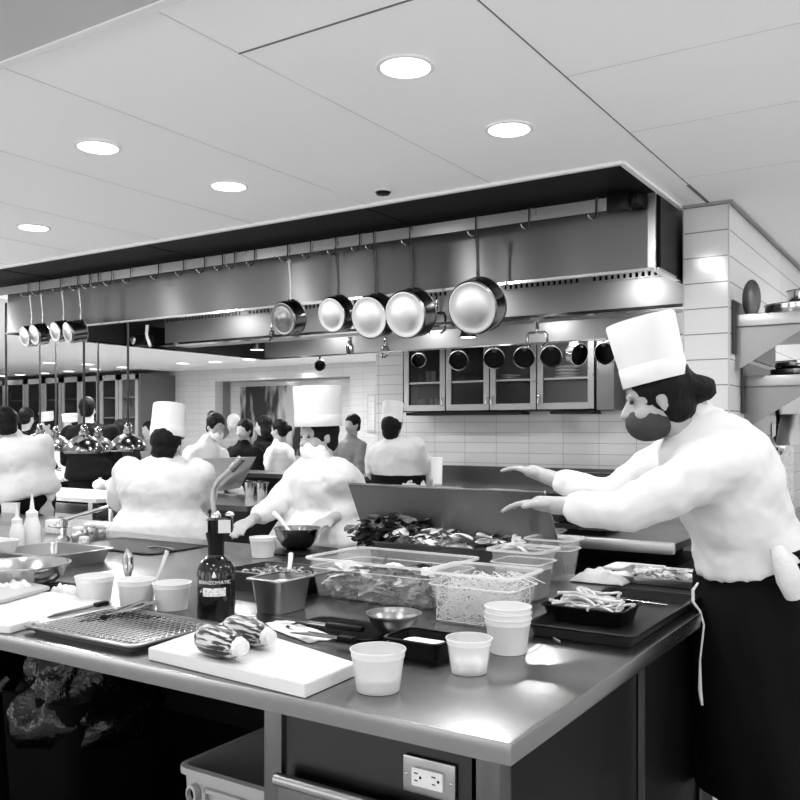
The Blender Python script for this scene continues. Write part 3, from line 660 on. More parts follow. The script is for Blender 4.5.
# deli tubs
def deli(px, py, r, h, m, lb, fill=0, grp='translucent tubs on the table', base_z=TT, group=True):
    t = thing('plastic_tub', pz(px, py, base_z) + V((0, 0, .001)), lb, 'tub')
    MB().lathe([(.001, 0), (r * .76, 0), (r * .78, .004), (r * .93, h * .80), (r * .96, h * .82), (r * .97, h * .96), (r * 1.0, h * .97), (r, h), (r * .95, h), (r * .94, h * .84), (r * .90, h * .79), (r * .75, .006), (.001, .004)], 40, cap0=False, cap1=False).build('tub_wall', m, t)
    mb = MB(); mb.lathe([(r * .97, h * .955), (r * 1.01, h * .965), (r * 1.01, h * .995), (r * .97, h * 1.003)], 40, cap0=False, cap1=False)
    rows = mb.build('rim', M['rimclear'] if m is not M['milky'] else m, t, solid=.001)
    if fill:
        MB().lathe([(.001, .005), (r * .74, .005), (r * (.76 + .14 * fill), h * fill * .8), (.001, h * fill * .8)], 32).build('contents', M['liquid'] if fill < .9 else M['white'], t)
    return t
R0 = .0585
deli(378, 690, R0, .086, M['deli'], 'translucent tub part-filled with cloudy liquid, nearest the big board', .38)
deli(469, 672, .052, .077, M['clear'] if False else clear('tub_clear', .9, .36, .15), 'clear tub holding a layer of white grains')
g = MB()
p = on(469, 672)
for k in range(260):
    a = random.random() * 6.28; rr = .036 * math.sqrt(random.random()); z = .007 + random.random() * .022
    g.box((p.x + rr * math.cos(a), p.y + rr * math.sin(a), TT + z), (.006, .006, .005), rot=(random.random() * 3, random.random() * 3, 0))
tag(g.build('white_grains', M['grain'], smooth=False), 'white grains in the bottom of the clear tub', 'grain', kind='stuff')
for k in range(3):
    o = deli(508, 652, .0575, .085, M['milky'], ['milky white tub at the bottom of the stack of three', 'milky white tub in the middle of the stack of three', 'milky white tub at the top of the stack of three'][k])
    o.location.z += k * .0135
deli(95, 603, R0 * 1.05, .085, M['milky'], 'white tub with a flared rim standing behind the left board')
deli(136, 607, R0, .085, M['milky'], 'white tub holding the steel tongs', .7)
deli(172, 609, R0, .08, M['milky'], 'white tub just left of the black torch bottle', .8)
deli(263, 557, R0, .085, M['white'], 'small white tub left of the steel bowl with a spatula')
# tools in the tubs
tl = thing('tongs', on(128, 600) + V((0, 0, .06)), 'upright steel tongs standing in a white tub', 'tongs')
for s in (-1, 1): MB().tube([(0, 0, 0), (s * .013, .0, .04), (s * .012, 0, .075), (0, 0, .10)], [.006, .008, .009, .006], 8).build('arm', M['polish'], tl)
tl = thing('spoon', on(150, 602) + V((0, 0, .02)), 'slender clear-handled spoon leaning in the white tub behind the tray', 'spoon')
MB().tube([(0, 0, 0), (.03, .02, .09), (.045, .03, .14)], [.004, .005, .007], 8).build('handle', M['rimclear'], tl); MB().ell((0, 0, 0), (.014, .008, .02)).build('bowl', M['polish'], tl)

# blow torch
p = on(216, 618); t = thing('blow_torch', p, 'black gas torch bottle with a curved steel burner tube', 'torch', rz=YAW + math.radians(6)); t.scale = (1.15, 1.15, 1.08)
tr = .047
MB().lathe([(tr * .95, 0), (tr, .005), (tr, .118), (tr * .96, .135), (tr * .78, .152), (tr * .5, .163), (tr * .42, .168), (tr * .42, .175)], 40).build('bottle', mat('black_bottle', .006, .12), t)
MB().lathe([(.020, .17), (.020, .20), (.024, .215), (.026, .23), (.026, .262), (.015, .268)], 24).build('valve_body', M['rubber'], t)
MB().box((.022, -.012, .247), (.040, .045, .036), bev=.005).build('trigger_housing', M['rubber'], t)
MB().box((.024, -.0352, .247), (.030, .002, .034)).build('warning_label', M['label'], t, smooth=False)
MB().box((-.021, -.022, .246), (.006, .012, .03)).build('side_label', M['label'], t, smooth=False)
MB().lathe([(.012, .262), (.013, .275), (.008, .285)], 16).build('collar', M['polish'], t)
bt = MB().tube([(-.004, 0, .275), (-.008, 0, .31), (-.006, 0, .345), (.008, 0, .368), (.026, 0, .385), (.040, 0, .397)], [.0065] * 5 + [.008], 12).build('burner_tube', M['steel'], t)
MB().tube([(.036, 0, .393), (.064, 0, .425)], .011, 14).build('burner_tip', M['panouter'], t)
MB().ell((.035, -.01, .275), (.012, .012, .010)).build('knob', M['polish'], t)
def wrap_text(s, size, z, m, parent, r, name):
    cu = bpy.data.curves.new('lettering', 'FONT'); cu.body = s; cu.size = size; cu.align_x = 'CENTER'; cu.extrude = .0004
    ob = bpy.data.objects.new('lettering', cu); link(ob); bpy.context.view_layer.update()
    me = bpy.data.meshes.new_from_object(ob); bpy.data.objects.remove(ob)
    for v in me.vertices:
        a = v.co.x * 1.0 / r; rr = r + .0008 + v.co.z; v.co = V((rr * math.sin(a), -rr * math.cos(a), z + v.co.y))
    me.materials.clear(); me.materials.append(m); o = bpy.data.objects.new(name, me); link(o); o.parent = parent; return o
wrap_text('BERNZOMATIC', .0125, .098, M['labeltext'], t, tr, 'brand_lettering')
wrap_text('MAP-PRO', .006, .0675, M['labeltext'], t, tr, 'lower_lettering') if False else None
mb = MB(); n = 9; rows = []
for k in range(n):
    a = -.62 + 1.24 * k / (n - 1); rows.append([V(((tr + .0008) * math.sin(a), -(tr + .0008) * math.cos(a), .066)), V(((tr + .0008) * math.sin(a), -(tr + .0008) * math.cos(a), .088))])
for k in range(n - 1): mb.b.faces.new([mb.b.verts.new(q) for q in (rows[k][0], rows[k + 1][0], rows[k + 1][1], rows[k][1])])
mb.build('paper_label', striped('small_print_label', .25, .72, 220, (1, 1, 1), .40, .46), t)
mb = MB(); mb.lathe([(.001, .0), (.006, .003), (.004, .010), (.0, .020)], 8, Matrix.Translation((0, -tr - .0002, .114)) @ Matrix.Diagonal((1, .15, .9, 1))); mb.build('flame_mark', M['labeltext'], t)

# steel bowl with spatula on a dark mat
p = on(305, 552); o = MB().lathe([(.15, .002), (.15, .006), (.001, .006)], 40).build('round_mat', M['rubber']); o.location = p; tag(o, 'dark round mat under the steel bowl behind the herb pan', 'mat')
bowl('steel_bowl', on(297, 550) + V((0, 0, .006)), .105, .095, M['panouter'], 'dark-sided steel bowl with a white spatula standing on the round mat')
p = on(290, 548) + V((0, 0, .07)); t = thing('spatula', p, 'white spatula resting in the dark-sided bowl', 'spatula')
MB().tube([(0, 0, 0), (-.06, 0, .06), (-.10, 0, .085)], [.008, .010, .013], 8).build('blade', M['white'], t)

# pans and boxes -----------------------------------------------------
def gn(name, p, hx, hy, h, m, lb, cat='pan', rz=0, flare=.012, rim=.012, lift=.001):
    t = thing(name, p + V((0, 0, lift)), lb, cat, rz=rz)
    MB().rr([(hx - flare, hy - flare, .02, 0), (hx, hy, .022, h - .003), (hx - .003, hy - .003, .02, h - .003), (hx - flare - .003, hy - flare - .003, .018, .004)]).build('pan_body', m, t)
    MB().rr([(hx - .002, hy - .002, .02, h - .003), (hx + rim, hy + rim, .025, h - .004), (hx + rim, hy + rim, .025, h), (hx - .002, hy - .002, .02, h + .001)], cap0=False, cap1=False).build('rim', m if m is not M['clear'] else M['rimclear'], t)
    return t
def heap(name, p, hx, hy, z, h, n, L, W, m, lb, cat='leaves', seed=1, flat=.5, rz=0, solid=0):
    rnd = random.Random(seed); mb = MB(); R = Matrix.Rotation(rz, 3, 'Z')
    for _ in range(n):
        x, y = rnd.uniform(-1, 1), rnd.uniform(-1, 1); hh = h * (1 - .4 * max(abs(x), abs(y)) ** 2) * rnd.random()
        q = p + R @ V((x * hx, y * hy, z + hh)); a = rnd.random() * 6.28
        d = V((math.cos(a), math.sin(a), rnd.uniform(-.3, flat))); nn = V((rnd.uniform(-.5, .5), rnd.uniform(-.5, .5), 1))
        s = rnd.uniform(.6, 1.2); 
        dd = R.inverted() @ d; Lc = L * s
        if abs(x * hx + dd.x * Lc) > hx: q -= R @ V((dd.x * Lc, 0, 0))
        if abs(y * hy + dd.y * Lc) > hy: q -= R @ V((0, dd.y * Lc, 0))
        mb.leaf(q, d, nn, Lc, W * s, rnd.uniform(.1, .6), rnd.uniform(-.3, .5))
    return tag(mb.build(name, m, solid=solid), lb, cat, kind='stuff')
# dark pan of chopped herbs
p = on(272, 593) + V((-.03, .08, 0)); gn('hotel_pan', p, .16, .11, .065, steel('herb_pan_steel', .10, .3), 'shallow steel pan of chopped herbs behind the small square pan')
heap('chopped_herbs', p, .14, .09, .02, .055, 520, .022, .010, M['herb'], 'chopped mixed herbs filling the shallow steel pan', 'herbs', 3)
t = thing('spoon', p + V((.02, .02, .06)), 'pale spoon handle sticking out of the chopped herbs', 'spoon'); MB().tube([(0, 0, 0), (-.02, .03, .03), (-.03, .045, .05)], [.007, .008, .009], 8).build('handle', M['white'], t)
p = on(281, 610); gn('square_pan', p, .062, .075, .10, M['steel'], 'small deep square steel pan in front of the herb pan', rim=.012)
tag(MB().rr([(.055, .066, .02, .068), (.056, .067, .02, .076), (.03, .04, .02, .085)], mat=Matrix.Translation(p)).build('white_paste', M['grain']), 'white creamy filling in the small square pan', 'food', kind='stuff')
# black ridged tray and black square tubs
p = on(338, 634) + V((0, .03, 0)); t = thing('ridged_tray', p, 'black ridged tray lying behind the knives', 'tray')
MB().rr([(.14, .085, .04, 0), (.15, .095, .045, .012), (.14, .085, .04, .012), (.135, .08, .035, .004)]).build('tray_body', M['black'], t)
mb = MB()
for k in range(15): mb.box((0, -.07 + k * .0103, .006), (.25, .0035, .006))
mb.build('ridges', M['rubber'], t, smooth=False)
p = on(423, 655); gn('black_tub', p, .075, .062, .045, M['black'], 'small black rectangular tub between the clear tubs', 'tub', rim=.006)
o = MB().rr([(.06, .045, .02, .012), (.058, .04, .02, .03), (.03, .02, .01, .033)]).build('white_food', M['grain']); o.location = p; tag(o, 'white food in the small black tub', 'food', kind='stuff')
bowl('steel_bowl', on(394, 637) + V((0, .0, .014)), .072, .05, M['steel'], 'small shiny steel bowl on the ridged black tray')
# clear long bin of leafy greens
PL = on(378, 600)
def clearbin(name, p, hx, hy, h, lb, rz=0):
    t = thing(name, p + V((0, 0, .001)), lb, 'bin', rz=rz)
    MB().rr([(hx - .02, hy - .02, .03, 0), (hx, hy, .035, h), (hx - .003, hy - .003, .033, h), (hx - .023, hy - .023, .028, .004)]).build('bin_wall', M['clear'], t)
    MB().rr([(hx - .002, hy - .002, .033, h - .006), (hx + .012, hy + .012, .04, h - .006), (hx + .012, hy + .012, .04, h), (hx - .002, hy - .002, .033, h)], cap0=False, cap1=False).build('rim', M['rimclear'], t)
    MB().rr([(hx - .004, hy - .004, .033, h * .72), (hx + .001, hy + .001, .034, h * .73), (hx - .001, hy - .001, .034, h * .75)], cap0=False, cap1=False).build('moulded_line', M['rimclear'], t)
    return t
c1 = V((-1.572, 2.385, TT + .002)); clearbin('clear_bin', c1, .238, .150, .125, 'long clear bin packed with leafy greens in the middle of the table')
heap('leafy_greens', c1, .212, .122, .010, .085, 230, .085, .05, M['leafl'], 'mixed pale leafy greens pressed inside the long clear bin', 'greens', 5)
heap('dark_leaves', c1, .210, .120, .010, .095, 260, .07, .035, M['leafd'], 'dark leaves mixed through the long clear bin', 'greens', 6)
c2 = on(385, 566); heap('dark_lettuce', c2 + V((-.03, .10, 0)), .17, .10, .07, .12, 420, .06, .035, M['leafd'], 'dark curly leaves heaped above the back of the long clear bin', 'greens', 8, .9)
heap('curly_leaves', c2 + V((.12, .06, 0)), .12, .08, .09, .06, 90, .07, .035, M['leafl'], 'pale curly leaves heaped beside the dark ones', 'greens', 9, .8)
# long steel pan of large leaves against the panel
PY_ = 3.0
pc = on(480, 575) + V((-.10, .10, 0)); pc.z = TT
pn = gn('hotel_pan', pc, .36, .14, .10, steel('long_pan_steel', .10, .3), 'long steel pan heaped with large leaves in front of the leaning panel')
heap('loose_leaves', pc, .30, .11, .07, .08, 190, .09, .055, M['leafl'], 'smaller loose leaves lining the long steel pan', 'greens', 12, .4)
rnd = random.Random(4)
for k, (px, py, L, W, an, m) in enumerate([(432, 548, .13, .08, .3, 'leafl'), (447, 545, .14, .09, 2.6, 'leafl'), (461, 546, .12, .08, .2, 'leafl'), (470, 540, .15, .05, .5, 'leafd'), (480, 543, .14, .07, 1.2, 'leafd'),
        (492, 541, .15, .07, 1.0, 'leafl'), (502, 546, .12, .06, 2.0, 'leafl'), (455, 552, .10, .06, 0, 'leafl'), (520, 548, .14, .06, .6, 'leafd'), (533, 550, .12, .07, .2, 'leafd'), (510, 552, .11, .05, .4, 'leafl'), (484, 553, .11, .06, 2.8, 'leafl')]):
    q = pd(px, py + 3, 3.5); mb = MB(); mb.leaf(V((0, 0, 0)), V((math.cos(an), .2, .40 + .5 * rnd.random())), V((.1, -.7, .7)), L * 1.35, W * 1.4, .5, .4)
    o = mb.build('large_leaf', M[m], solid=.002); o.modifiers.new('sub', 'SUBSURF').render_levels = 2; o.location = q
    tag(o, ['large pale leaf at the left end of the heap in the steel pan', 'pale leaf second from the left of the heap, lying flat', 'pale leaf in the left half of the heap, curled right', 'narrow dark leaf rising left of the heap\'s middle', 'dark leaf standing in the middle of the heap', 'big pale pointed leaf standing tallest on the heap', 'pale leaf just right of the tallest leaf', 'small pale leaf low in the front left of the heap', 'dark leaf over the left rim of the liquid tub', 'dark leaf at the right end of the heap', 'pale small leaf above the middle of the liquid tub', 'small pale leaf low below the tallest leaf'][k], 'leaf', 'pale broad leaves on the heap' if m == 'leafl' else 'dark broad leaves on the heap')
# square clear tub of pale shreds
ps = V((-1.148, 2.21, TT + .001))
clearbin('clear_tub', ps, .135, .100, .145, 'square clear tub of pale shredded vegetable right of the long bin')
rnd = random.Random(9); mb = MB()
for k in range(430):
    a, b_ = rnd.random() * 6.28, rnd.random() * 6.28
    p0 = V((rnd.uniform(-.10, .10), rnd.uniform(-.07, .07), rnd.uniform(.008, .105))); pts = [p0]
    d = V((math.cos(a), math.sin(a), rnd.uniform(-.3, .5)))
    for s in range(5):
        d = (d + V((rnd.uniform(-.5, .5), rnd.uniform(-.5, .5), rnd.uniform(-.35, .3)))).normalized(); q = pts[-1] + d * .026
        q.x = max(-.108, min(.108, q.x)); q.y = max(-.076, min(.076, q.y)); q.z = max(.006, min(.125, q.z)); pts.append(q)
    mb.tube([ps + q for q in pts], .0011, 4)
for k in range(14):   # long shreds poking over the rim
    a = rnd.uniform(-.5, 2.2); p0 = ps + V((rnd.uniform(-.03, .07), rnd.uniform(-.05, .05), .09)); d = V((math.cos(a), -.2, .7))
    mb.tube([p0, p0 + d * .05, p0 + d * .09 + V((0, 0, -.01)), p0 + d * .11 + V((.03, 0, -.04))], .0012, 4)
tag(mb.build('shredded_vegetable', M['strand']), 'tangle of pale shreds filling the square clear tub', 'shredded vegetable', kind='stuff')
# taller clear tub of liquid behind
pt = on(517, 600) + V((.0, .05, 0))
clearbin('clear_tub', pt, .09, .085, .16, 'tall square clear tub of grey liquid in front of the leaning panel')
o = MB().rr([(.066, .061, .025, .006), (.078, .073, .028, .095), (.078, .073, .028, .096)]).build('grey_liquid', mat('grey_liquid', .22, .2)); o.location = pt; tag(o, 'grey liquid in the tall clear tub', 'liquid', kind='stuff')
pt = on(538, 582) + V((.02, .10, 0)); clearbin('clear_tub', pt, .085, .075, .15, 'empty clear tub half hidden behind the liquid tub')
# leaning steel panel
def panel(name, pts, th, m, lb):
    q = [V(p) for p in pts]; mb = MB(); nrm = (q[1] - q[0]).cross(q[3] - q[0]).normalized(); mb.prism(q, nrm * th)
    o = mb.build('panel_sheet', m, smooth=False); c = (q[2] + q[3]) / 2
    t = thing(name, c, lb, 'panel'); o.parent = t; o.location = -c; return t, nrm
B0, B1 = pY(372, 557, 3.085), pY(567, 575, 3.085); B0.z = B1.z = TT + .003
T0, T1 = pY(348, 484, 2.98), pY(548, 489, 2.98)
T0 = pd(348, 484, (B0 - V((0, 0, CH))).dot(V((-SY, CY, 0))) - .02); T1 = V((T0.x + (B1.x - B0.x), T0.y, T0.z))
T1x = pY(545, 488, T0.y).x; T1.x = T1x
pn_t, nr = panel('steel_shield', [T0, T1, B1, B0], .004, steel('shield_steel', .17, .30, .04, (3, 3, 3), .9), 'wide stainless steel shield leaning at the back edge of the table')
mb = MB(); mb.tube([T0, T1], .006, 8); o = mb.build('folded_edge', M['polish'], pn_t); o.location = -pn_t.location
# plate-like tray on top edge
p = pd(490, 481, 4.6); o = MB().lathe([(.12, 0), (.22, .012), (.225, .018), (.12, .01)], 30).build('serving_tray', M['polish']); o.location = V((p.x, p.y, ez + .17)); tag(o, 'pale round tray just behind the top of the leaning shield', 'tray') 
o.location = (p.x, p.y, ez + .012)

# ---- trays and stems at the right
sc = on(610, 622)
def sheet(px, py, hx, hy, h, m, lb, dz=0, dx=0, dy=0):
    p = on(px, py) + V((dx, dy, 0)); t = thing('sheet_tray', p + V((0, 0, dz)), lb, 'tray')
    MB().rr([(hx - .012, hy - .012, .02, 0), (hx, hy, .025, h), (hx - .006, hy - .006, .022, h), (hx - .016, hy - .016, .018, .004)]).build('tray_body', m, t)
    MB().rr([(hx - .004, hy - .004, .024, h - .003), (hx + .006, hy + .006, .028, h - .003), (hx + .006, hy + .006, .028, h + .001), (hx - .004, hy - .004, .024, h + .001)], cap0=False, cap1=False).build('rolled_rim', m, t)
    return p
fl = on(520, 634); fr = on(623, 650)
wid = fr.x - fl.x
cxs, cys = (fl.x + fr.x) / 2, fr.y + .33
t = thing('sheet_tray', (cxs + .02, cys, TT + .001), 'big dark sheet tray under the pan of stems at the table\'s right edge', 'tray')
hx, hy = wid / 2 + .0, .32
print('tray', cxs, cys, hx, hy)
MB().rr([(hx - .012, hy - .012, .02, 0), (hx, hy, .025, .03), (hx - .006, hy - .006, .022, .03), (hx - .016, hy - .016, .018, .006)]).build('tray_body', mat('dark_tray', .010, .4, .0, spec=.25), t)
MB().rr([(hx - .004, hy - .004, .024, .027), (hx + .006, hy + .006, .028, .027), (hx + .006, hy + .006, .028, .032), (hx - .004, hy - .004, .024, .032)], cap0=False, cap1=False).build('rolled_rim', M['black'], t)
pb = on(580, 628) + V((0, .085, .008)); gn('black_pan', pb, .115, .085, .045, M['black'], 'black pan of pale stems on the dark sheet tray', rim=.006)
rnd = random.Random(21); sproto = None
for k in range(34):
    mb = MB(); L = .15; bend = .02
    if sproto is None:
        mb.tube([(-L / 2, .004, 0), (-L / 3, .0, .003), (-L / 6, -.003, .006), (L / 8, -.003, .005), (L / 3, .002, .003), (L / 2, .010, 0)], [.0055, .0048, .0044, .004, .0038, .0035], 8)
        for s in (0, 1, 2): mb.ell((L / 2 + .004 * s, .004 * s - .002, .003 * (s - 1)), (.006, .004, .004), u=8, v=6)
        sproto = mb.build('vegetable_stem', M['stem']); o = sproto
    else:
        mb.b.free(); o = dup(sproto)
    lv = k // 9
    o.location = pb + V((rnd.uniform(-.035, .04), rnd.uniform(-.06, .055), .034 + lv * .010 + rnd.random() * .004)); o.rotation_euler = (rnd.random(), rnd.uniform(-.12, .12), rnd.choice((0, math.pi)) * 0 + rnd.uniform(-.75, .25) - .0)
    o.scale = (rnd.uniform(.7, 1.1), rnd.choice((-1, 1)), 1)
    tag(o, 'thin pale vegetable stem piled in the black pan', 'stem', 'stems piled in the black pan')
# stray shreds on the steel
for k, (a, b) in enumerate([((532, 630), (560, 642)), ((528, 655), (540, 645))]):
    q, r_ = on(*a), on(*b); mb = MB(); mb.tube([q + V((0, 0, .002)), (q + r_) / 2 + V((.004, .01, .002)), r_ + V((0, 0, .002))], .0012, 5)
    tag(mb.build('stray_strand', M['strand']), ['pale strand reaching from the stacked tubs to the dark tray', 'short pale strand curled on the steel beside the stacked tubs'][k], 'strand')
# tray behind with trimmings
p2 = on(655, 585) + V((.0, .12, .001)); 
t = thing('sheet_tray', p2, 'steel sheet tray of trimmings behind the dark tray, beside the cook\'s waist', 'tray')
MB().rr([(.15, .13, .02, 0), (.165, .145, .025, .025), (.157, .137, .022, .025), (.147, .127, .018, .004)]).build('tray_body', M['steel'], t)
heap('trimmings', p2, .12, .10, .006, .03, 120, .035, .02, M['leafl'], 'pale trimmings scattered in the rear steel tray', 'trimmings', 31)
crumple('paper_towel', on(598, 583) + V((0, .05, 0)), .20, .16, .05, M['towel'], 'crumpled paper towel behind the pan of stems', 'paper towel', 7)
o = MB().box((0, 0, .016), (.20, .16, .012), bev=.004).build('folded_cloth', M['towel']); o.location = on(632, 573) + V((-.02, .09, -.009)); tag(o, 'flat folded white cloth between the paper towel and the rear tray', 'cloth')
t = thing('spoon', on(640, 606) + V((.03, .0, .012)), 'steel spoon lying along the rear of the dark tray', 'spoon', rz=-.2); MB().tube([(-.08, 0, 0), (.06, 0, .002)], .004, 8).build('handle', M['polish'], t); MB().ell((-.1, 0, 0), (.026, .014, .005)).build('bowl', M['polish'], t)

# ------------------------------------------------------------------ below the table
p = pY(62, 690, 1.9)
t = thing('waste_bin', (p.x + .05, 1.95, .0), 'black waste bin with a crumpled shiny bag under the left of the table', 'bin')
MB().rr([(.17, .17, .04, 0), (.20, .20, .05, .58), (.19, .19, .05, .58), (.16, .16, .04, .02)]).build('bin_body', M['blackmatte'], t)
mb = MB(); n = 48; R_ = []
for i in range(16):
    z = .42 + .30 * (i / 15); ring = []
    for k in range(n):
        a = 2 * math.pi * k / n; r = .22 + .03 * math.sin(i * .45) + .045 * noise.noise(V((math.cos(a) * 3, math.sin(a) * 3, z * 14))) - (.05 * max(0, (i - 11) / 4))
        zz = z + .03 * noise.noise(V((math.cos(a) * 4, math.sin(a) * 4, i * .3 + 7)))
        ring.append(V((r * math.cos(a), r * math.sin(a), zz)))
    R_.append(ring)
mb.rings(R_, False, False); mb.build('bag', M['bag'], t, solid=.002, ang=60)
mb = MB(); mb.tube([(-.2, -.14, .60), (-.29, -.2, .50), (-.34, -.24, .41), (-.30, -.22, .38)], [.02, .035, .025, .008], 10); mb.build('bag_tail', M['bag'], t)
q = pz(178, 764, .44); hx, hy = .19, .27
t = thing('plastic_tote', (q.x + hx, q.y + hy, .138), 'grey plastic tote with moulded handle holes under the table', 'crate')
hh = .30
def tote_wall():
    mb = MB(); mb.rr([(hx - .02, hy - .02, .03, 0), (hx - .005, hy - .005, .035, hh), (hx - .012, hy - .012, .03, hh), (hx - .027, hy - .027, .025, .006)]); return mb
tote_wall().build('tote_body', M['tote'], t)
MB().rr([(hx - .008, hy - .008, .035, hh - .02), (hx + .008, hy + .008, .045, hh - .02), (hx + .008, hy + .008, .045, hh), (hx - .012, hy - .012, .03, hh + .002)], cap0=False, cap1=False).build('rim', M['tote'], t)
for sx in (-.12, .12):
    MB().lathe([(.026, 0), (.026, .02), (.018, .022), (.016, .006), (.001, .006)], 20, Matrix.Translation((sx, -hy + .004, hh - .07)) @ Matrix.Rotation(math.pi / 2, 4, 'X') @ Matrix.Diagonal((.8, 1.1, 1, 1))).build('handle_ring', M['tote'], t)
    MB().lathe([(.017, 0), (.001, .001)], 20, Matrix.Translation((sx, -hy - .004, hh - .07)) @ Matrix.Rotation(math.pi / 2, 4, 'X') @ Matrix.Diagonal((.8, 1.1, 1, 1))).build('handle_hole_dark', M['black'], t)  # flat black disc stands in for the shade inside the hole
mb = MB(); mb.box((0, -hy - .002, hh - .05), (.15, .012, .012)); mb.box((-.075, -hy - .002, hh - .10), (.012, .012, .11)); mb.box((.075, -hy - .002, hh - .10), (.012, .012, .11)); mb.build('moulded_frame', M['tote'], t)

# ------------------------------------------------------------------ shelves on the right wall
def wshelf(px, py0, py1, Yf, lb, wd):
    X0 = -.962; z1 = pd(px, py1, 1); p = None
    d = Yf * CY - SY * X0
    zt = CH - d * (py0 - HZ) / F; zb = CH - d * (py1 - HZ) / F
    t = thing('wall_shelf', (X0, Yf, zt), lb, 'shelf')
    MB().box((wd / 2, .55, -(zt - zb) / 2), (wd, 1.1, zt - zb), bev=.003).build('shelf_board', M['steel'], t)
    br = .30
    MB().prism([(.004, .03, -(zt - zb)), (wd * .83, .03, -(zt - zb)), (.004, .03, -(zt - zb) - br * .72)], (0, .004, 0)).build('bracket', mat('bracket_steel', .22, .3, .9), t, smooth=False)
    MB().box((.006, .52, -.06), (.008, 1.1, .26)).build('wall_plate', mat('shelf_wall_plate', .03, .4), t, smooth=False)
    return t, zt
X_at = lambda px, X: X / (-SY + CY * (px - 400) / F) 
def Y_at(px, X):
    d = X / (-SY + CY * (px - 400) / F); return CY * d + SY * (px - 400) / F * d
s1, z1_ = wshelf(733, 315, 327, Y_at(733, -.962), 'upper steel wall shelf with stacked pans on the right wall', .42)
s2, z2_ = wshelf(742, 376, 387, Y_at(742, -.962), 'lower steel wall shelf with dark pans on the right wall', .42)
y1 = s1.location.y; y2 = s2.location.y
def potc(name, X, Y, z, R, h, m, lb, cat='pan'):
    t = thing(name, (X, Y, z + .001), lb, cat)
    MB().lathe([(.001, 0), (R * .95, 0), (R, .01), (R, h), (R + .006, h + .002), (R - .004, h + .002), (R - .004, .008), (.001, .006)], 36, cap0=False, cap1=False).build('pan_wall', m, t)
    MB().tube([(R, 0, h * .75), (R + .03, 0, h * .9), (R + .15, 0, h * 1.0)], .008, 8).build('handle', M['steel'], t)
    return t
potc('saute_pan', -.70, y1 + .25, z1_, .16, .055, M['polish'], 'wide shiny pan on the upper wall shelf')
potc('saucepan', -.66, y1 + .27, z1_ + .06, .10, .065, M['polish'], 'smaller steel saucepan on top of the wide pan on the upper shelf')
o = MB().ell((0, 0, .09), (.045, .012, .095)).build('oval_platter', mat('dark_lid', .10, .3, .7)); o.location = (-.90, y1 + .12, z1_); tag(o, 'dark oval platter standing on edge at the end of the upper shelf', 'platter')
potc('saute_pan', -.72, y2 + .25, z2_, .15, .035, M['panouter'], 'dark steel pan at the bottom of the pile on the lower shelf')
potc('saute_pan', -.70, y2 + .25, z2_ + .04, .15, .035, M['polish'], 'shiny pan on top of the pile on the lower shelf')
# hanging pot and ladle under the lower shelf
p = pd(796, 428, 4.6); pY_ = p
t = thing('hanging_pot', (p.x, p.y, p.z), 'dark steel pot hanging upside down below the lower shelf', 'pot')
MB().lathe([(.10, -.09), (.075, .07), (.07, .072), (.095, -.088)], 32, cap1=False, cap0=False).build('pot_wall', steel('pot_steel', .30, .35), t); MB().lathe([(.07, .07), (.001, .075)], 32, cap0=False).build('pot_base', M['panouter'], t)
MB().tube([(-.08, 0, .02), (-.10, 0, .14), (-.09, 0, .22)], .012, 8).build('handle', M['black'], t)
p = pd(777, 446, 4.65); t = thing('ladle', p, 'shiny round ladle hanging beside the dark pot', 'ladle'); MB().ell((0, 0, 0), (.04, .03, .055)).build('bowl', M['polish'], t); MB().tube([(0, 0, .04), (0, .01, .2)], .006).build('handle', M['black'], t)
Yp = Y_at(775, -.962)
mb = MB(); mb.box((-.957, Yp + .25, 1.24), (.003, .75, .5)); tag(mb.build('wall_notice', M['paper'], smooth=False), 'printed paper notice taped on the tiled right wall', 'notice')
tk = thing('side_counter', (-.55, 5.6, 0), 'steel counter along the right wall behind the cook', 'counter')
MB().box((0, 0, .44), (.78, 2.3, .86)).build('body', M['benchside'], tk, smooth=False); MB().box((0, 0, .89), (.80, 2.34, .04)).build('worktop', M['bench'], tk, smooth=False)
potc('saucepan', -.42, 5.0, .91, .12, .10, M['polish'], 'steel saucepan on the right counter beside the cook\'s back')
potc('saute_pan', -.33, 4.72, .91, .13, .05, M['steel'], 'low steel pan on the right counter in front of the saucepan')

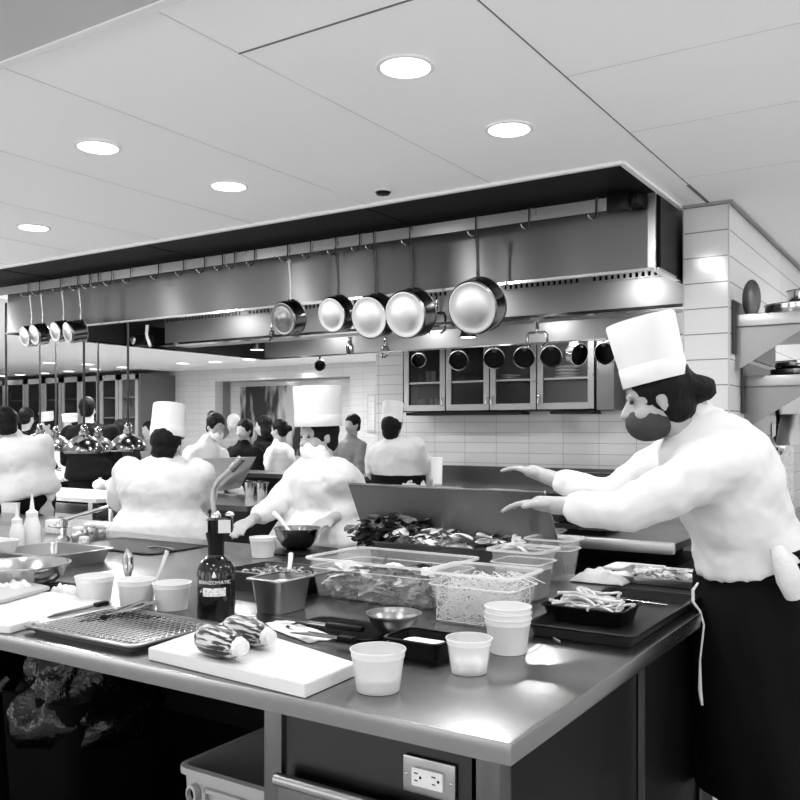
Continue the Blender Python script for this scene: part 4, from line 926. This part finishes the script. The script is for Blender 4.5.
# ------------------------------------------------------------------ left and far: pendant heat lamps, pass, cabinets, painting
def pendant():
    t = thing('pendant_lamp', (0, 0, 0), '', 'lamp')
    MB().lathe([(.125, 0), (.128, .004), (.128, .02), (.118, .05), (.10, .085), (.07, .115), (.04, .13), (.034, .135), (.034, .16), (.026, .165), (.024, .20), (.012, .215), (.006, .22)], 40, cap0=False).build('lamp_shade', steel('dome_steel', .22, .16, .04, (3, 3, 3)), t)
    MB().lathe([(.122, .005), (.11, .05), (.06, .10), (.001, .12)], 32, cap0=False).build('shade_lining', M['panbase'], t)
    MB().ell((0, 0, .06), (.04, .04, .045)).build('bulb', M['lampfar'], t)
    MB().cap((0, 0, .2), (0, 0, 1.22), .008, .008, 8).build('cord', M['cord'], t)
    return t
pp = pendant()
for i, (px, py, d, lb) in enumerate([(84, 453, 7.3, 'domed heat lamp third from the right, the largest and nearest'), (128, 451, 7.5, 'domed heat lamp at the right end of the row'), (98, 452, 8.3, 'domed heat lamp half hidden behind the largest one'),
        (56, 451, 8.4, 'domed heat lamp left of the largest one'), (40, 449, 8.2, 'domed heat lamp behind the left cook\'s shoulder'), (6, 450, 7.6, 'domed heat lamp at the left edge, its cord by the frame')]):
    o = pp if i == 0 else dup(pp)
    q = pd(px, py, d); o.location = q; o.scale = (1.25, 1.25, 1.1); o['label'] = lb; o['group'] = 'pendant heat lamps over the pass'
    for ch in o.children:
        if ch.name.startswith('cord'): ch.scale = (1, 1, (CZ - q.z) / 1.228 / 1.1)
t = thing('pass_table', pz(80, 493, .93) + V((0, 0, -.93)), 'pale topped steel pass table under the pendant lamps', 'table')
MB().box((-.2, 0, .915), (1.7, .7, .03)).build('tabletop', M['board'], t, smooth=False)
MB().box((-.2, .02, .78), (1.6, .62, .03)).build('shelf', M['steel'], t, smooth=False)
for sx in (-.95, .55):
    for sy in (-.3, .3): MB().box((sx, sy, .45), (.05, .05, .9)).build('leg', M['steel'], t, smooth=False)
for px, lb in ((100, 'white covered dish at the end of the pass table'), (111, 'white covered dish beside the cook in the tall hat')):
    o = MB().lathe([(.05, 0), (.065, .03), (.06, .06), (.03, .08), (.012, .085), (.012, .10)], 20).build('covered_dish', M['white']); o.location = pz(px, 489, .93); tag(o, lb, 'dish')
t = thing('rear_counter', pz(60, 522, .9) + V((0, 0.02, -.9)), 'steel counter with a drawer front behind the faucet', 'counter')
MB().box((-.4, .0, .44), (1.7, .30, .86)).build('body', M['steel'], t, smooth=False); MB().box((-.4, 0, .885), (1.74, .32, .03)).build('worktop', M['bench'], t, smooth=False)
# mid counters behind the two cooks
t = thing('middle_counter', (0, 0, 0), 'dark steel counter line between the two middle cooks and the pass', 'counter')
MB().box((-5.05, 5.05, .44), (1.5, .8, .86)).build('body', M['benchside'], t, smooth=False); MB().box((-5.05, 5.05, .89), (1.54, .84, .04)).build('worktop', M['bench'], t, smooth=False)
a, b = pY(197, 459, 5.3), pY(256, 457, 5.3); c_, d_ = pY(240, 488, 5.5), pY(213, 492, 5.5)
tt_, _ = panel('steel_shield', [a, b, c_, d_], .005, M['steel'], 'smaller dark steel shield leaning behind the black torch')
for px, lb in ((251, 'small steel pot right of the smaller shield'), (263, 'small steel pot beside the middle cook\'s arm')):
    t = thing('small_pot', pY(px, 488, 5.35), lb, 'pot'); t.location.z = .912
    MB().lathe([(.001, 0), (.05, 0), (.052, .11), (.056, .112), (.048, .11), (.046, .01)], 24, cap0=False).build('pot_wall', M['polish'], t); MB().tube([(.05, 0, .09), (.06, 0, .12), (.0, -.06, .13)], .005).build('handle', M['polish'], t)
# glazed cabinets on the far left
CF = 10.8; zt = 2.47
xs = [pY(x, 400, CF).x for x in (-14, 7, 26, 44, 62, 81, 100, 120, 139)]
for k, lb in enumerate(['glazed dining room cabinet at the left edge of the photo', 'glazed dining room cabinet, second from the left', 'glazed dining room cabinet behind the man in black', 'glazed dining room cabinet with a pale back coloured as if lit, at the right end of the row']):
    a, b = xs[2 * k], xs[2 * k + 2]; t = thing('glazed_cabinet', ((a + b) / 2, CF, 0), lb, 'cabinet', group='dining room cabinets'); W = b - a; hw = W / 2
    MB().box((0, .38, zt / 2), (W, .04, zt)).build('back', M['cabframe'] if k == 3 else M['black'], t, smooth=False)  # right-end cabinet gets a pale back, its lit look put into the colour
    mb = MB(); mb.box((-hw + .02, .2, zt / 2), (.04, .36, zt)); mb.box((hw - .02, .2, zt / 2), (.04, .36, zt)); mb.box((0, .2, zt - .04), (W, .36, .08)); mb.box((0, .2, .5), (W, .36, 1.0)); mb.build('body', M['wood'], t, smooth=False)
    for z in (1.35, 1.68, 2.05): MB().box((0, .2, z), (W - .1, .3, .025)).build('shelf', M['cabframe'], t, smooth=False)
    for s in (-1, 1):
        xc = s * W / 4; dw_ = W / 2 - .02; d = MB()
        for e_ in (-1, 1): d.box((xc + e_ * (dw_ / 2 - .04), 0, (1.0 + zt) / 2), (.08, .03, zt - 1.0))
        d.box((xc, 0, zt - .05), (dw_, .03, .10)); d.box((xc, 0, 1.04), (dw_, .03, .08)); dd = d.build('door', M['cabframe'], t, smooth=False)
        MB().box((xc, .0, (1.0 + zt) / 2), (dw_ - .16, .006, zt - 1.18)).build('pane', clear('cabinet_pane', .02, .5 if k < 3 else .15, .05), dd, smooth=False)
xr = xs[-1]; mb = MB(); mb.box((xr + .05, 11.2, zt / 2), (.05, .85, zt)); struct(mb, 'wall_cabinet_end', M['wood'], smooth=False)
# painting
a, b = pY(241, 400, 11.98), pY(300, 400, 11.98); zt_, zb_ = pY(270, 386, 11.98).z, 1.0
t = thing('wall_painting', ((a.x + b.x) / 2, 11.97, (zt_ + zb_) / 2), 'large dark streaked abstract painting in the far opening', 'painting')
MB().box((0, 0, 0), (b.x - a.x, .04, zt_ - zb_)).build('canvas', M['paint'], t, smooth=False)
a, b = pY(368, 400, 11.58), pY(377, 400, 11.58)
t = thing('framed_notice', ((a.x + b.x) / 2, 11.57, pY(372, 413, 11.57).z), 'small framed notice on the grey wall left of the far cook', 'picture')
MB().box((0, .0, 0), (b.x - a.x, .03, .62)).build('frame', M['cabframe'], t, smooth=False); MB().box((0, -.018, 0), (b.x - a.x - .06, .01, .54)).build('sheet', M['tile_far'], t, smooth=False)
t = thing('dining_counter', (pY(250, 470, 6.5).x, 6.5, 0), 'dark dining counter the guests sit at behind the kitchen', 'counter')
MB().box((0, 0, .5), (3.0, .4, 1.0)).build('body', M['black'], t, smooth=False); MB().box((0, 0, 1.02), (3.1, .5, .04)).build('worktop', M['table'], t, smooth=False)
t = thing('dining_table', (pY(70, 470, 9.8).x, 9.8, 0), 'dark dining table with pale napkins beyond the pass', 'table')
MB().box((0, 0, .78), (2.6, .8, .04)).build('tabletop', M['table'], t, smooth=False)
for sx in (-1.1, 1.1): MB().cap((sx, 0, 0.02), (sx, 0, .77), .03, .03).build('leg', M['table'], t)
for px, lb in ((59, 'pale folded napkin on the dining table behind the left cook'), (66, 'pale folded napkin on the dining table nearer the man in black')):
    q = pY(px, 465, 9.6); crumple('napkin', V((q.x, 9.6, .80)), .2, .15, .12, M['towel'], lb, 'napkin', px)
# ------------------------------------------------------------------ people
def person(label, root, face_deg, vox=.012, hip=None, chest=None, neck=None, head=None, look=0, nod=0, tilt=0, arms=None, jacket='cloth', legs='trouser', toque=None, apron=False,
           hair='hair', bun=False, mask=None, skin='skin', sleeve=1.0, width=1.0, group=None, beard=False, long=False, glasses_=False, sit=False, hem=.02):
    """every joint is given in world space; face_deg is the heading (0 = +Y, counter-clockwise)"""
    t = thing('person', V((root[0], root[1], 0)), label, 'person', rz=math.radians(face_deg), group=group)
    Wm = Matrix.Translation(t.location) @ Matrix.Rotation(math.radians(face_deg), 4, 'Z'); Wi = Wm.inverted()
    g = lambda p: Wi @ V(p)
    hip, neck, head = g(hip), g(neck), g(head)
    sp = neck - hip; chest = hip + sp * .62 + V((0, -.02, 0)) if chest is None else g(chest)
    up = sp.normalized(); xr = V((1, 0, 0)); xr = (xr - up * xr.dot(up)).normalized(); fw = up.cross(xr)
    w = width
    HM = Matrix.Translation(head) @ Euler((math.radians(-nod), math.radians(tilt), math.radians(look)), 'XYZ').to_matrix().to_4x4()
    def torso(mb, grow, flare=0.0, lo=0.0):
        st = [(-.10 + lo, .160 + flare * .6, .110 + flare * .6), (-.02, .165 + flare, .115 + flare), (.16, .150 + flare * .8, .105 + flare * .8), (.36, .148, .105), (.60, .172, .120), (.80, .185, .115), (.92, .165, .095), (.99, .085, .07), (1.04, .05, .05)]
        st = st[:1] + [q_ for q_ in st[1:] if q_[0] > -.10 + lo + .03]
        R_ = []
        for f, a, b_ in st:
            c = hip.lerp(neck, f); k = 4 * f * (1 - f) if 0 < f < 1 else 0
            c = c - fw * .025 * k
            a, b2 = (a * w + grow), (b_ * w + grow)
            R_.append([c + xr * a * math.cos(2 * math.pi * q / 28) + fw * b2 * math.sin(2 * math.pi * q / 28) for q in range(28)])
        mb.rings(R_)
    sh = [hip.lerp(neck, .82) + xr * s * .160 * w for s in (-1, 1)]
    AR = []
    for i, s in enumerate((-1, 1)):
        if arms and arms[i]: e_, wr, hd = [g(q) for q in arms[i][:2]] + [None]; hd = arms[i][2] if len(arms[i]) > 2 else None
        else:
            e_ = sh[i] + V((s * .06, .06, -.28)); wr = e_ + V((-s * .03, .22, -.06)); hd = None
        AR.append((sh[i], e_, wr, hd))
    # body: one continuous surface
    mb = MB(); torso(mb, 0)
    mb.cap(hip.lerp(neck, .95), head + HM.to_3x3() @ V((0, -.015, -.05)), .058 * w, .05)
    H = lambda p: HM @ V(p)
    R3 = HM.to_3x3()
    mb.ell(H((0, -.012, .028)), (.073, .092, .092), R3, 24, 16); mb.ell(H((0, .018, -.03)), (.060, .070, .078), R3, 20, 14); mb.ell(H((0, .045, -.085)), (.034, .034, .026), R3)
    mb.cap(H((0, .082, .012)), H((0, .104, -.024)), .008, .013); mb.ell(H((0, .088, -.028)), (.019, .012, .010), R3)
    mb.ell(H((0, .082, -.056)), (.025, .010, .006), R3); mb.ell(H((0, .081, -.066)), (.021, .010, .007), R3)
    for s in (-1, 1):
        mb.ell(H((s * .077, -.008, -.012)), (.008, .015, .027), R3); mb.ell(H((s * .03, .074, .028)), (.026, .012, .008), R3)
        mb.ell(H((s * .04, .055, -.03)), (.024, .022, .022), R3)
    for i, s in enumerate((-1, 1)):
        a, e_, wr, hd = AR[i]
        mb.cap(a, e_, .05 * w, .040); mb.cap(e_, wr, .040, .027)
        f = (wr - e_).normalized()
        side = V((0, 0, 1)) if abs(f.z) < .8 else V((0, -1, 0))
        pn = (side - f * side.dot(f)).normalized()      # back of the hand
        la = f.cross(pn)                                 # across the palm
        if s > 0: la = -la
        pc_ = wr + f * .05
        mb.cap(wr, pc_, .026, .024); mb.cap(pc_ - la * .022, pc_ + la * .022, .021, .021)
        for q in range(4):
            o_ = (q - 1.5) * .0225; base = wr + f * .075 + la * o_; ln = (.026, .030, .028, .022)[q]; dcur = f.copy(); pp_ = base
            mb.cap(wr + f * .03 + la * o_ * .7, base, .013, .0105, 8)
            for seg, (l_, cu_) in enumerate(((1.35, .18), (1.0, .32), (.8, .28))):
                dcur = (dcur - pn * cu_).normalized(); nx = pp_ + dcur * ln * l_; mb.cap(pp_, nx, .0092 - seg * .0008, .0086 - seg * .0008, 8); pp_ = nx
        tb_ = wr + f * .03 + la * -.028; t1 = tb_ + (f * .7 - la * .7).normalized() * .035; t2 = t1 + (f * .9 - la * .2 - pn * .3).normalized() * .028
        mb.cap(tb_, t1, .014, .011, 8); mb.cap(t1, t2, .011, .009, 8)
    floorz = -t.location.z
    if not sit:
        for s in (-1, 1):
            hp = hip + V((s * .085 * w, 0, -.04)); kn = V((s * .10, .02 + hip.y * .6, hip.z * .52)); an_ = V((s * .10, hip.y * .2 - .03, .08))
            mb.cap(hp, kn, .085 * w, .055); mb.cap(kn, an_, .055, .036); mb.cap(an_ + V((0, -.02, -.035)), an_ + V((0, .14, -.045)), .038, .032)
    else:
        for s in (-1, 1):
            hp = hip + V((s * .085, 0, -.03)); kn = hp + V((s * .04, .40, 0)); an_ = V((kn.x, kn.y - .02, .08))
            mb.cap(hp, kn, .085, .055); mb.cap(kn, an_, .055, .036); mb.cap(an_ + V((0, -.02, -.035)), an_ + V((0, .14, -.045)), .038, .032)
    def fuse(o, v, sm=6, push=0, tex=None):
        r = o.modifiers.new('remesh', 'REMESH'); r.mode = 'VOXEL'; r.voxel_size = v; r.use_smooth_shade = True
        s_ = o.modifiers.new('smooth', 'SMOOTH'); s_.iterations = sm; s_.factor = .5
        if push:
            tx = bpy.data.textures.get('folds') or bpy.data.textures.new('folds', 'CLOUDS'); tx.noise_scale = .10; tx.noise_depth = 2
            d_ = o.modifiers.new('folds', 'DISPLACE'); d_.texture = tx; d_.strength = push; d_.mid_level = .5; d_.texture_coords = 'LOCAL'
        return o
    fuse(mb.build('body', M[skin], t), min(vox, .0095) if vox <= .012 else vox, 3)
    # top
    jm = M[jacket] if isinstance(jacket, str) else jacket
    mb = MB(); torso(mb, .030, .024 + max(0, -hem) * .2, hem)
    mb.cap(hip.lerp(neck, .93), hip.lerp(neck, 1.06) + V((0, .01, .0)), .075, .068)
    for i, s in enumerate((-1, 1)):
        a, e_, wr, hd = AR[i]; en = e_.lerp(wr, sleeve * .85)
        mb.cap(a, e_, .076 * w, .066); mb.cap(e_, en, .064, .050 if sleeve > .6 else .060)
        for f_ in (.25, .6): mb.ell(a.lerp(e_, f_), (.082, .082, .075))
    fuse(mb.build('jacket', jm, t), max(vox, .012), 8, .032)
    # eyes, hair, hat
    if vox <= .012:
        for s in (-1, 1): MB().ell(H((s * .031, .076, .010)), (.011, .007, .006), R3, 10, 8).build('eye', M['eye'], t)
    if hair:
        mb = MB(); mb.ell(H((0, -.024, .036)), (.084, .100, .096), R3, 28, 20)
        if long: mb.ell(H((0, -.07, -.08)), (.08, .06, .13), R3); mb.ell(H((.06, -.02, -.09)), (.04, .05, .11), R3); mb.ell(H((-.06, -.02, -.09)), (.04, .05, .11), R3)
        else: mb.ell(H((0, -.045, -.035)), (.070, .062, .055), R3)
        if bun: mb.ell(H((0, -.115, .075)) if bun == 1 else H((0, -.13, .0)), (.042, .045, .042), R3)
        h_ = fuse(mb.build('hair', M[hair], t), max(vox * .9, .010), 2)
        tx = bpy.data.textures.get('locks') or bpy.data.textures.new('locks', 'CLOUDS'); tx.noise_scale = .03
        d_ = h_.modifiers.new('locks', 'DISPLACE'); d_.texture = tx; d_.strength = .012; d_.texture_coords = 'LOCAL'
    if mask:
        mb = MB(); mb.ell(H((0, .034, -.058)), (.064, .074, .060), R3, 20, 14); mb.build('face_mask', M[mask], t)
        mb = MB(); mb.tube([H((s * .060, .045, -.03)) if s else None for s in (1,)] + [H((.078, -.01, .0)), H((.080, -.02, -.02))], .0025, 6); mb.build('mask_loop', M[mask], t)
    if toque:
        hgt, r0, r1, tl_ = toque
        TM = HM @ Matrix.Translation((0, -.01, .058)) @ Matrix.Rotation(math.radians(tl_), 4, 'X')
        tq = MB().lathe([(r0, 0), (r0 + .001, .05), (r0 * .5 + r1 * .5, hgt * .55), (r1, hgt * .96), (r1 * .97, hgt), (r1 * .7, hgt * .985), (.001, hgt * .97)], 48, TM, cap0=False).build('toque', M['hat'], t)
        MB().lathe([(r0 + .001, -.004), (r0 + .0025, -.002), (r0 + .0025, .052), (r0 + .001, .054)], 48, TM, cap0=False, cap1=False).build('hat_band', M['hat'], tq)
    # lower clothes
    if not sit:
        mb = MB(); mb.ell(hip + V((0, 0, -.04)), (.175 * w, .125 * w, .13))
        for s in (-1, 1):
            hp = hip + V((s * .085 * w, 0, -.04)); kn = V((s * .10, .02 + hip.y * .6, hip.z * .52)); an_ = V((s * .10, hip.y * .2 - .03, .10))
            mb.cap(hp, kn, .10 * w, .075); mb.cap(kn, an_, .073, .06)
    else:
        mb = MB(); mb.ell(hip, (.18, .14, .12))
        for s in (-1, 1):
            hp = hip + V((s * .085, 0, -.03)); kn = hp + V((s * .04, .40, 0)); an_ = V((kn.x, kn.y - .02, .12)); mb.cap(hp, kn, .10, .075); mb.cap(kn, an_, .073, .055)
    fuse(mb.build('trousers', M[legs], t), max(vox, .014), 4)
    for s in (-1, 1) if vox <= .012 else ():
        an_ = V((s * .10, hip.y * .2 - .03, .04)); mb = MB(); mb.cap(an_ + V((0, -.03, .0)), an_ + V((0, .15, -.004)), .042, .034); mb.build('shoe', M['rubber'], t)
    if apron:
        mb = MB(); R_ = []
        for z, a, b_, sh_ in ((hip.z + .13, .185, .15, .72), (hip.z + .04, .20, .165, .9), (hip.z - .12, .22, .18, .9), (hip.z - .35, .22, .19, .6), (hip.z - .62, .235, .20, .3)):
            R_.append([V((a * w * math.cos(2 * math.pi * q / 48) * (1 + .04 * math.sin(q * 1.3 + z * 6)), hip.y * sh_ + b_ * w * math.sin(2 * math.pi * q / 48) * (1 + .05 * math.sin(q * .9 + z * 9)), z)) for q in range(48)])
        mb.rings(R_, False, False); mb.build('apron', M['apron'], t, solid=.004)
        mb = MB(); R_ = []
        for z, gr in ((hip.z + .145, .0), (hip.z + .14, .012), (hip.z + .05, .014), (hip.z + .045, .0)):
            R_.append([V(((.19 + gr) * w * math.cos(2 * math.pi * q / 40), hip.y * .85 + (.155 + gr) * w * math.sin(2 * math.pi * q / 40), z)) for q in range(40)])
        mb.rings(R_, False, False); mb.build('apron_band', M['apron'], t, solid=.003)
    return t
def fl(p): return (p.x, p.y)
# the cook reaching across the table at the right
D = 2.72
hipR = pd(757, 588, D)
right_cook = person('cook in a tall white hat and black apron leaning over the table at the right', fl(pd(785, 600, D + .0)), 112, .0062, hip=hipR, neck=pd(695, 425, D - .05), head=pd(657, 400, D - .08), look=0, nod=14, toque=(.19, .096, .104, 0),
    arms=[(pd(640, 510, D - .12 - .1), pd(578, 520, D - .1)), (pd(625, 505, D + .22), pd(548, 474, D + .32))] if False else [(pd(622, 512, D + .0 - .22), pd(556, 505, D - .14)), (pd(612, 500, D + .18), pd(545, 476, D + .30))],
    apron=True, bun=2, mask='maskd', width=1.15, sleeve=.8, hem=.29)
# apron string and tucked towel
th = right_cook
def addp(name, mb, m, par):
    o = mb.build(name, m, par); o.matrix_parent_inverse = (Matrix.Translation(par.location) @ par.rotation_euler.to_matrix().to_4x4()).inverted(); return o
addp('apron_string', MB().tube([pd(698, 583, D - .1), pd(693, 590, D - .12), pd(693, 602, D - .12), pd(700, 611, D - .12), pd(704, 625, D - .12), pd(700, 660, D - .12), pd(700, 690, D - .12), pd(702, 705, D - .12)], [.003, .005, .005, .003, .003, .003, .006, .004], 8), M['towel'], th)
mb = MB(); mb.tube([pd(776, 548, D - .26), pd(783, 562, D - .28), pd(790, 580, D - .28), pd(794, 597, D - .27)], [.018, .030, .036, .024], 10); addp('tucked_towel', mb, M['towel'], th)
# the cook behind the table at left, back turned
q = pd(163, 500, 4.95); D = 4.95
person('cook in a tall white hat with his back turned, behind the table at the left', fl(q), 25, .012, hip=pd(163, 535, D), neck=pd(164, 460, D), head=pd(167, 447, D), nod=12, toque=(.185, .094, .090, 2), width=1.28,
    arms=[(pd(118, 500, D + .12), pd(140, 515, D + .35)), (pd(206, 497, D + .08), pd(200, 512, D + .33))], hem=-.22, sleeve=.7)
D = 4.45
person('cook in a wide white hat and white mask, behind the dark-sided bowl', fl(pd(318, 500, D)), 150, .012, hip=pd(322, 535, D), neck=pd(322, 462, D), head=pd(318, 437, D), nod=8, look=12, toque=(.200, .118, .124, 6), width=1.3, mask='maskw',
    arms=[(pd(363, 505, D - .05), pd(330, 520, D - .28)), (pd(276, 505, D - .05), pd(252, 520, D - .25))], hem=-.22, sleeve=.75)
D = 7.2
person('far cook in a white hat facing the tiled wall left of the cabinet', fl(pd(398, 500, D)), 8, .014, hip=pd(400, 492, D), neck=pd(395, 440, D), head=pd(392, 430, D), nod=8, look=10, toque=(.17, .088, .088, -8), width=1.15,
    arms=[(pd(372, 470, D + .1), pd(380, 484, D + .3)), (pd(423, 468, D + .0), pd(428, 484, D + .2))], apron=True)
D = 6.1
lc = person('bare-headed cook at the left edge in a white shirt and black trousers', fl(pd(24, 500, D)), 70, .013, hip=pd(26, 492, D), neck=pd(14, 440, D), head=pd(5, 426, D), nod=20, width=1.1, sleeve=.9, hem=-.03,
    arms=[(pd(2, 475, D - .1), pd(-8, 497, D - .1)), (pd(46, 475, D + .1), pd(48, 503, D))], legs='suit')
mb = MB(); mb.prism([pd(1, 503, D - .24), pd(18, 503, D - .24), pd(17, 521, D - .24), pd(2, 520, D - .24)], (-.02, .03, 0)); addp('hip_towel', mb, M['towel'], lc)
D = 8.2
person('woman in white with a dark bun and a mask, behind the smaller shield', fl(pd(208, 500, D)), -105, .013, hip=pd(203, 500, D), neck=pd(207, 444, D), head=pd(216, 427, D), nod=25, look=0, bun=1, mask='maskw', width=1.0)
D = 9.2
person('man in a black suit with his back turned, beyond the pendant lamps', fl(pd(92, 500, D)), 30, .016, hip=pd(92, 475, D), neck=pd(90, 425, D), head=pd(88, 409, D), jacket='suit', legs='suit', width=1.35)
people_far = [
 (27, 418, 10.6, 20, 'suit', None, 'dark-haired man beyond the lamps, just right of the left-edge cook', {}),
 (47, 425, 12.4, 160, 'cloth', (.13, .09, .10, 0), 'distant cook in a white cap between two pendant cords', {}),
 (70, 426, 11.4, 200, 'cloth', (.10, .09, .10, 0), 'distant cook in a white cap left of the man in black', {}),
 (120, 430, 10.5, 60, 'suit', None, 'dark-haired guest behind the rightmost pendant lamp', {}),
 (148, 430, 12.3, 180, 'greycloth', None, 'guest in grey half hidden left of the tall-hatted cook', {}),
 (233, 424, 11.2, 200, 'greycloth', None, 'grey-haired man right of the woman with the bun', dict(hair='greyhair')),
 (244, 431, 9.3, 185, 'suit', None, 'guest in a dark jacket leaning on one hand, left of the curly-haired guest', {}),
 (263, 426, 10.6, 120, 'suit', None, 'guest with long dark curly hair in front of the painting', dict(long=True)),
 (279, 430, 10.1, 100, 'cloth', None, 'smiling woman in a pale top with dark tied hair beside the masked cook', dict(bun=2)),
 (352, 425, 10.1, 170, 'greycloth', None, 'guest in a grey jacket behind the masked cook\'s shoulder', {})]
for px, py, D, fc, jk, tq, lb, kw in people_far:
    person(lb, fl(pd(px, 500, D)), fc, .018, hip=pd(px, py + 52, D), neck=pd(px, py + 15, D), head=pd(px, py, D), jacket=jk, toque=tq, nod=8, sit=False, legs='suit', width=1.0, **kw)
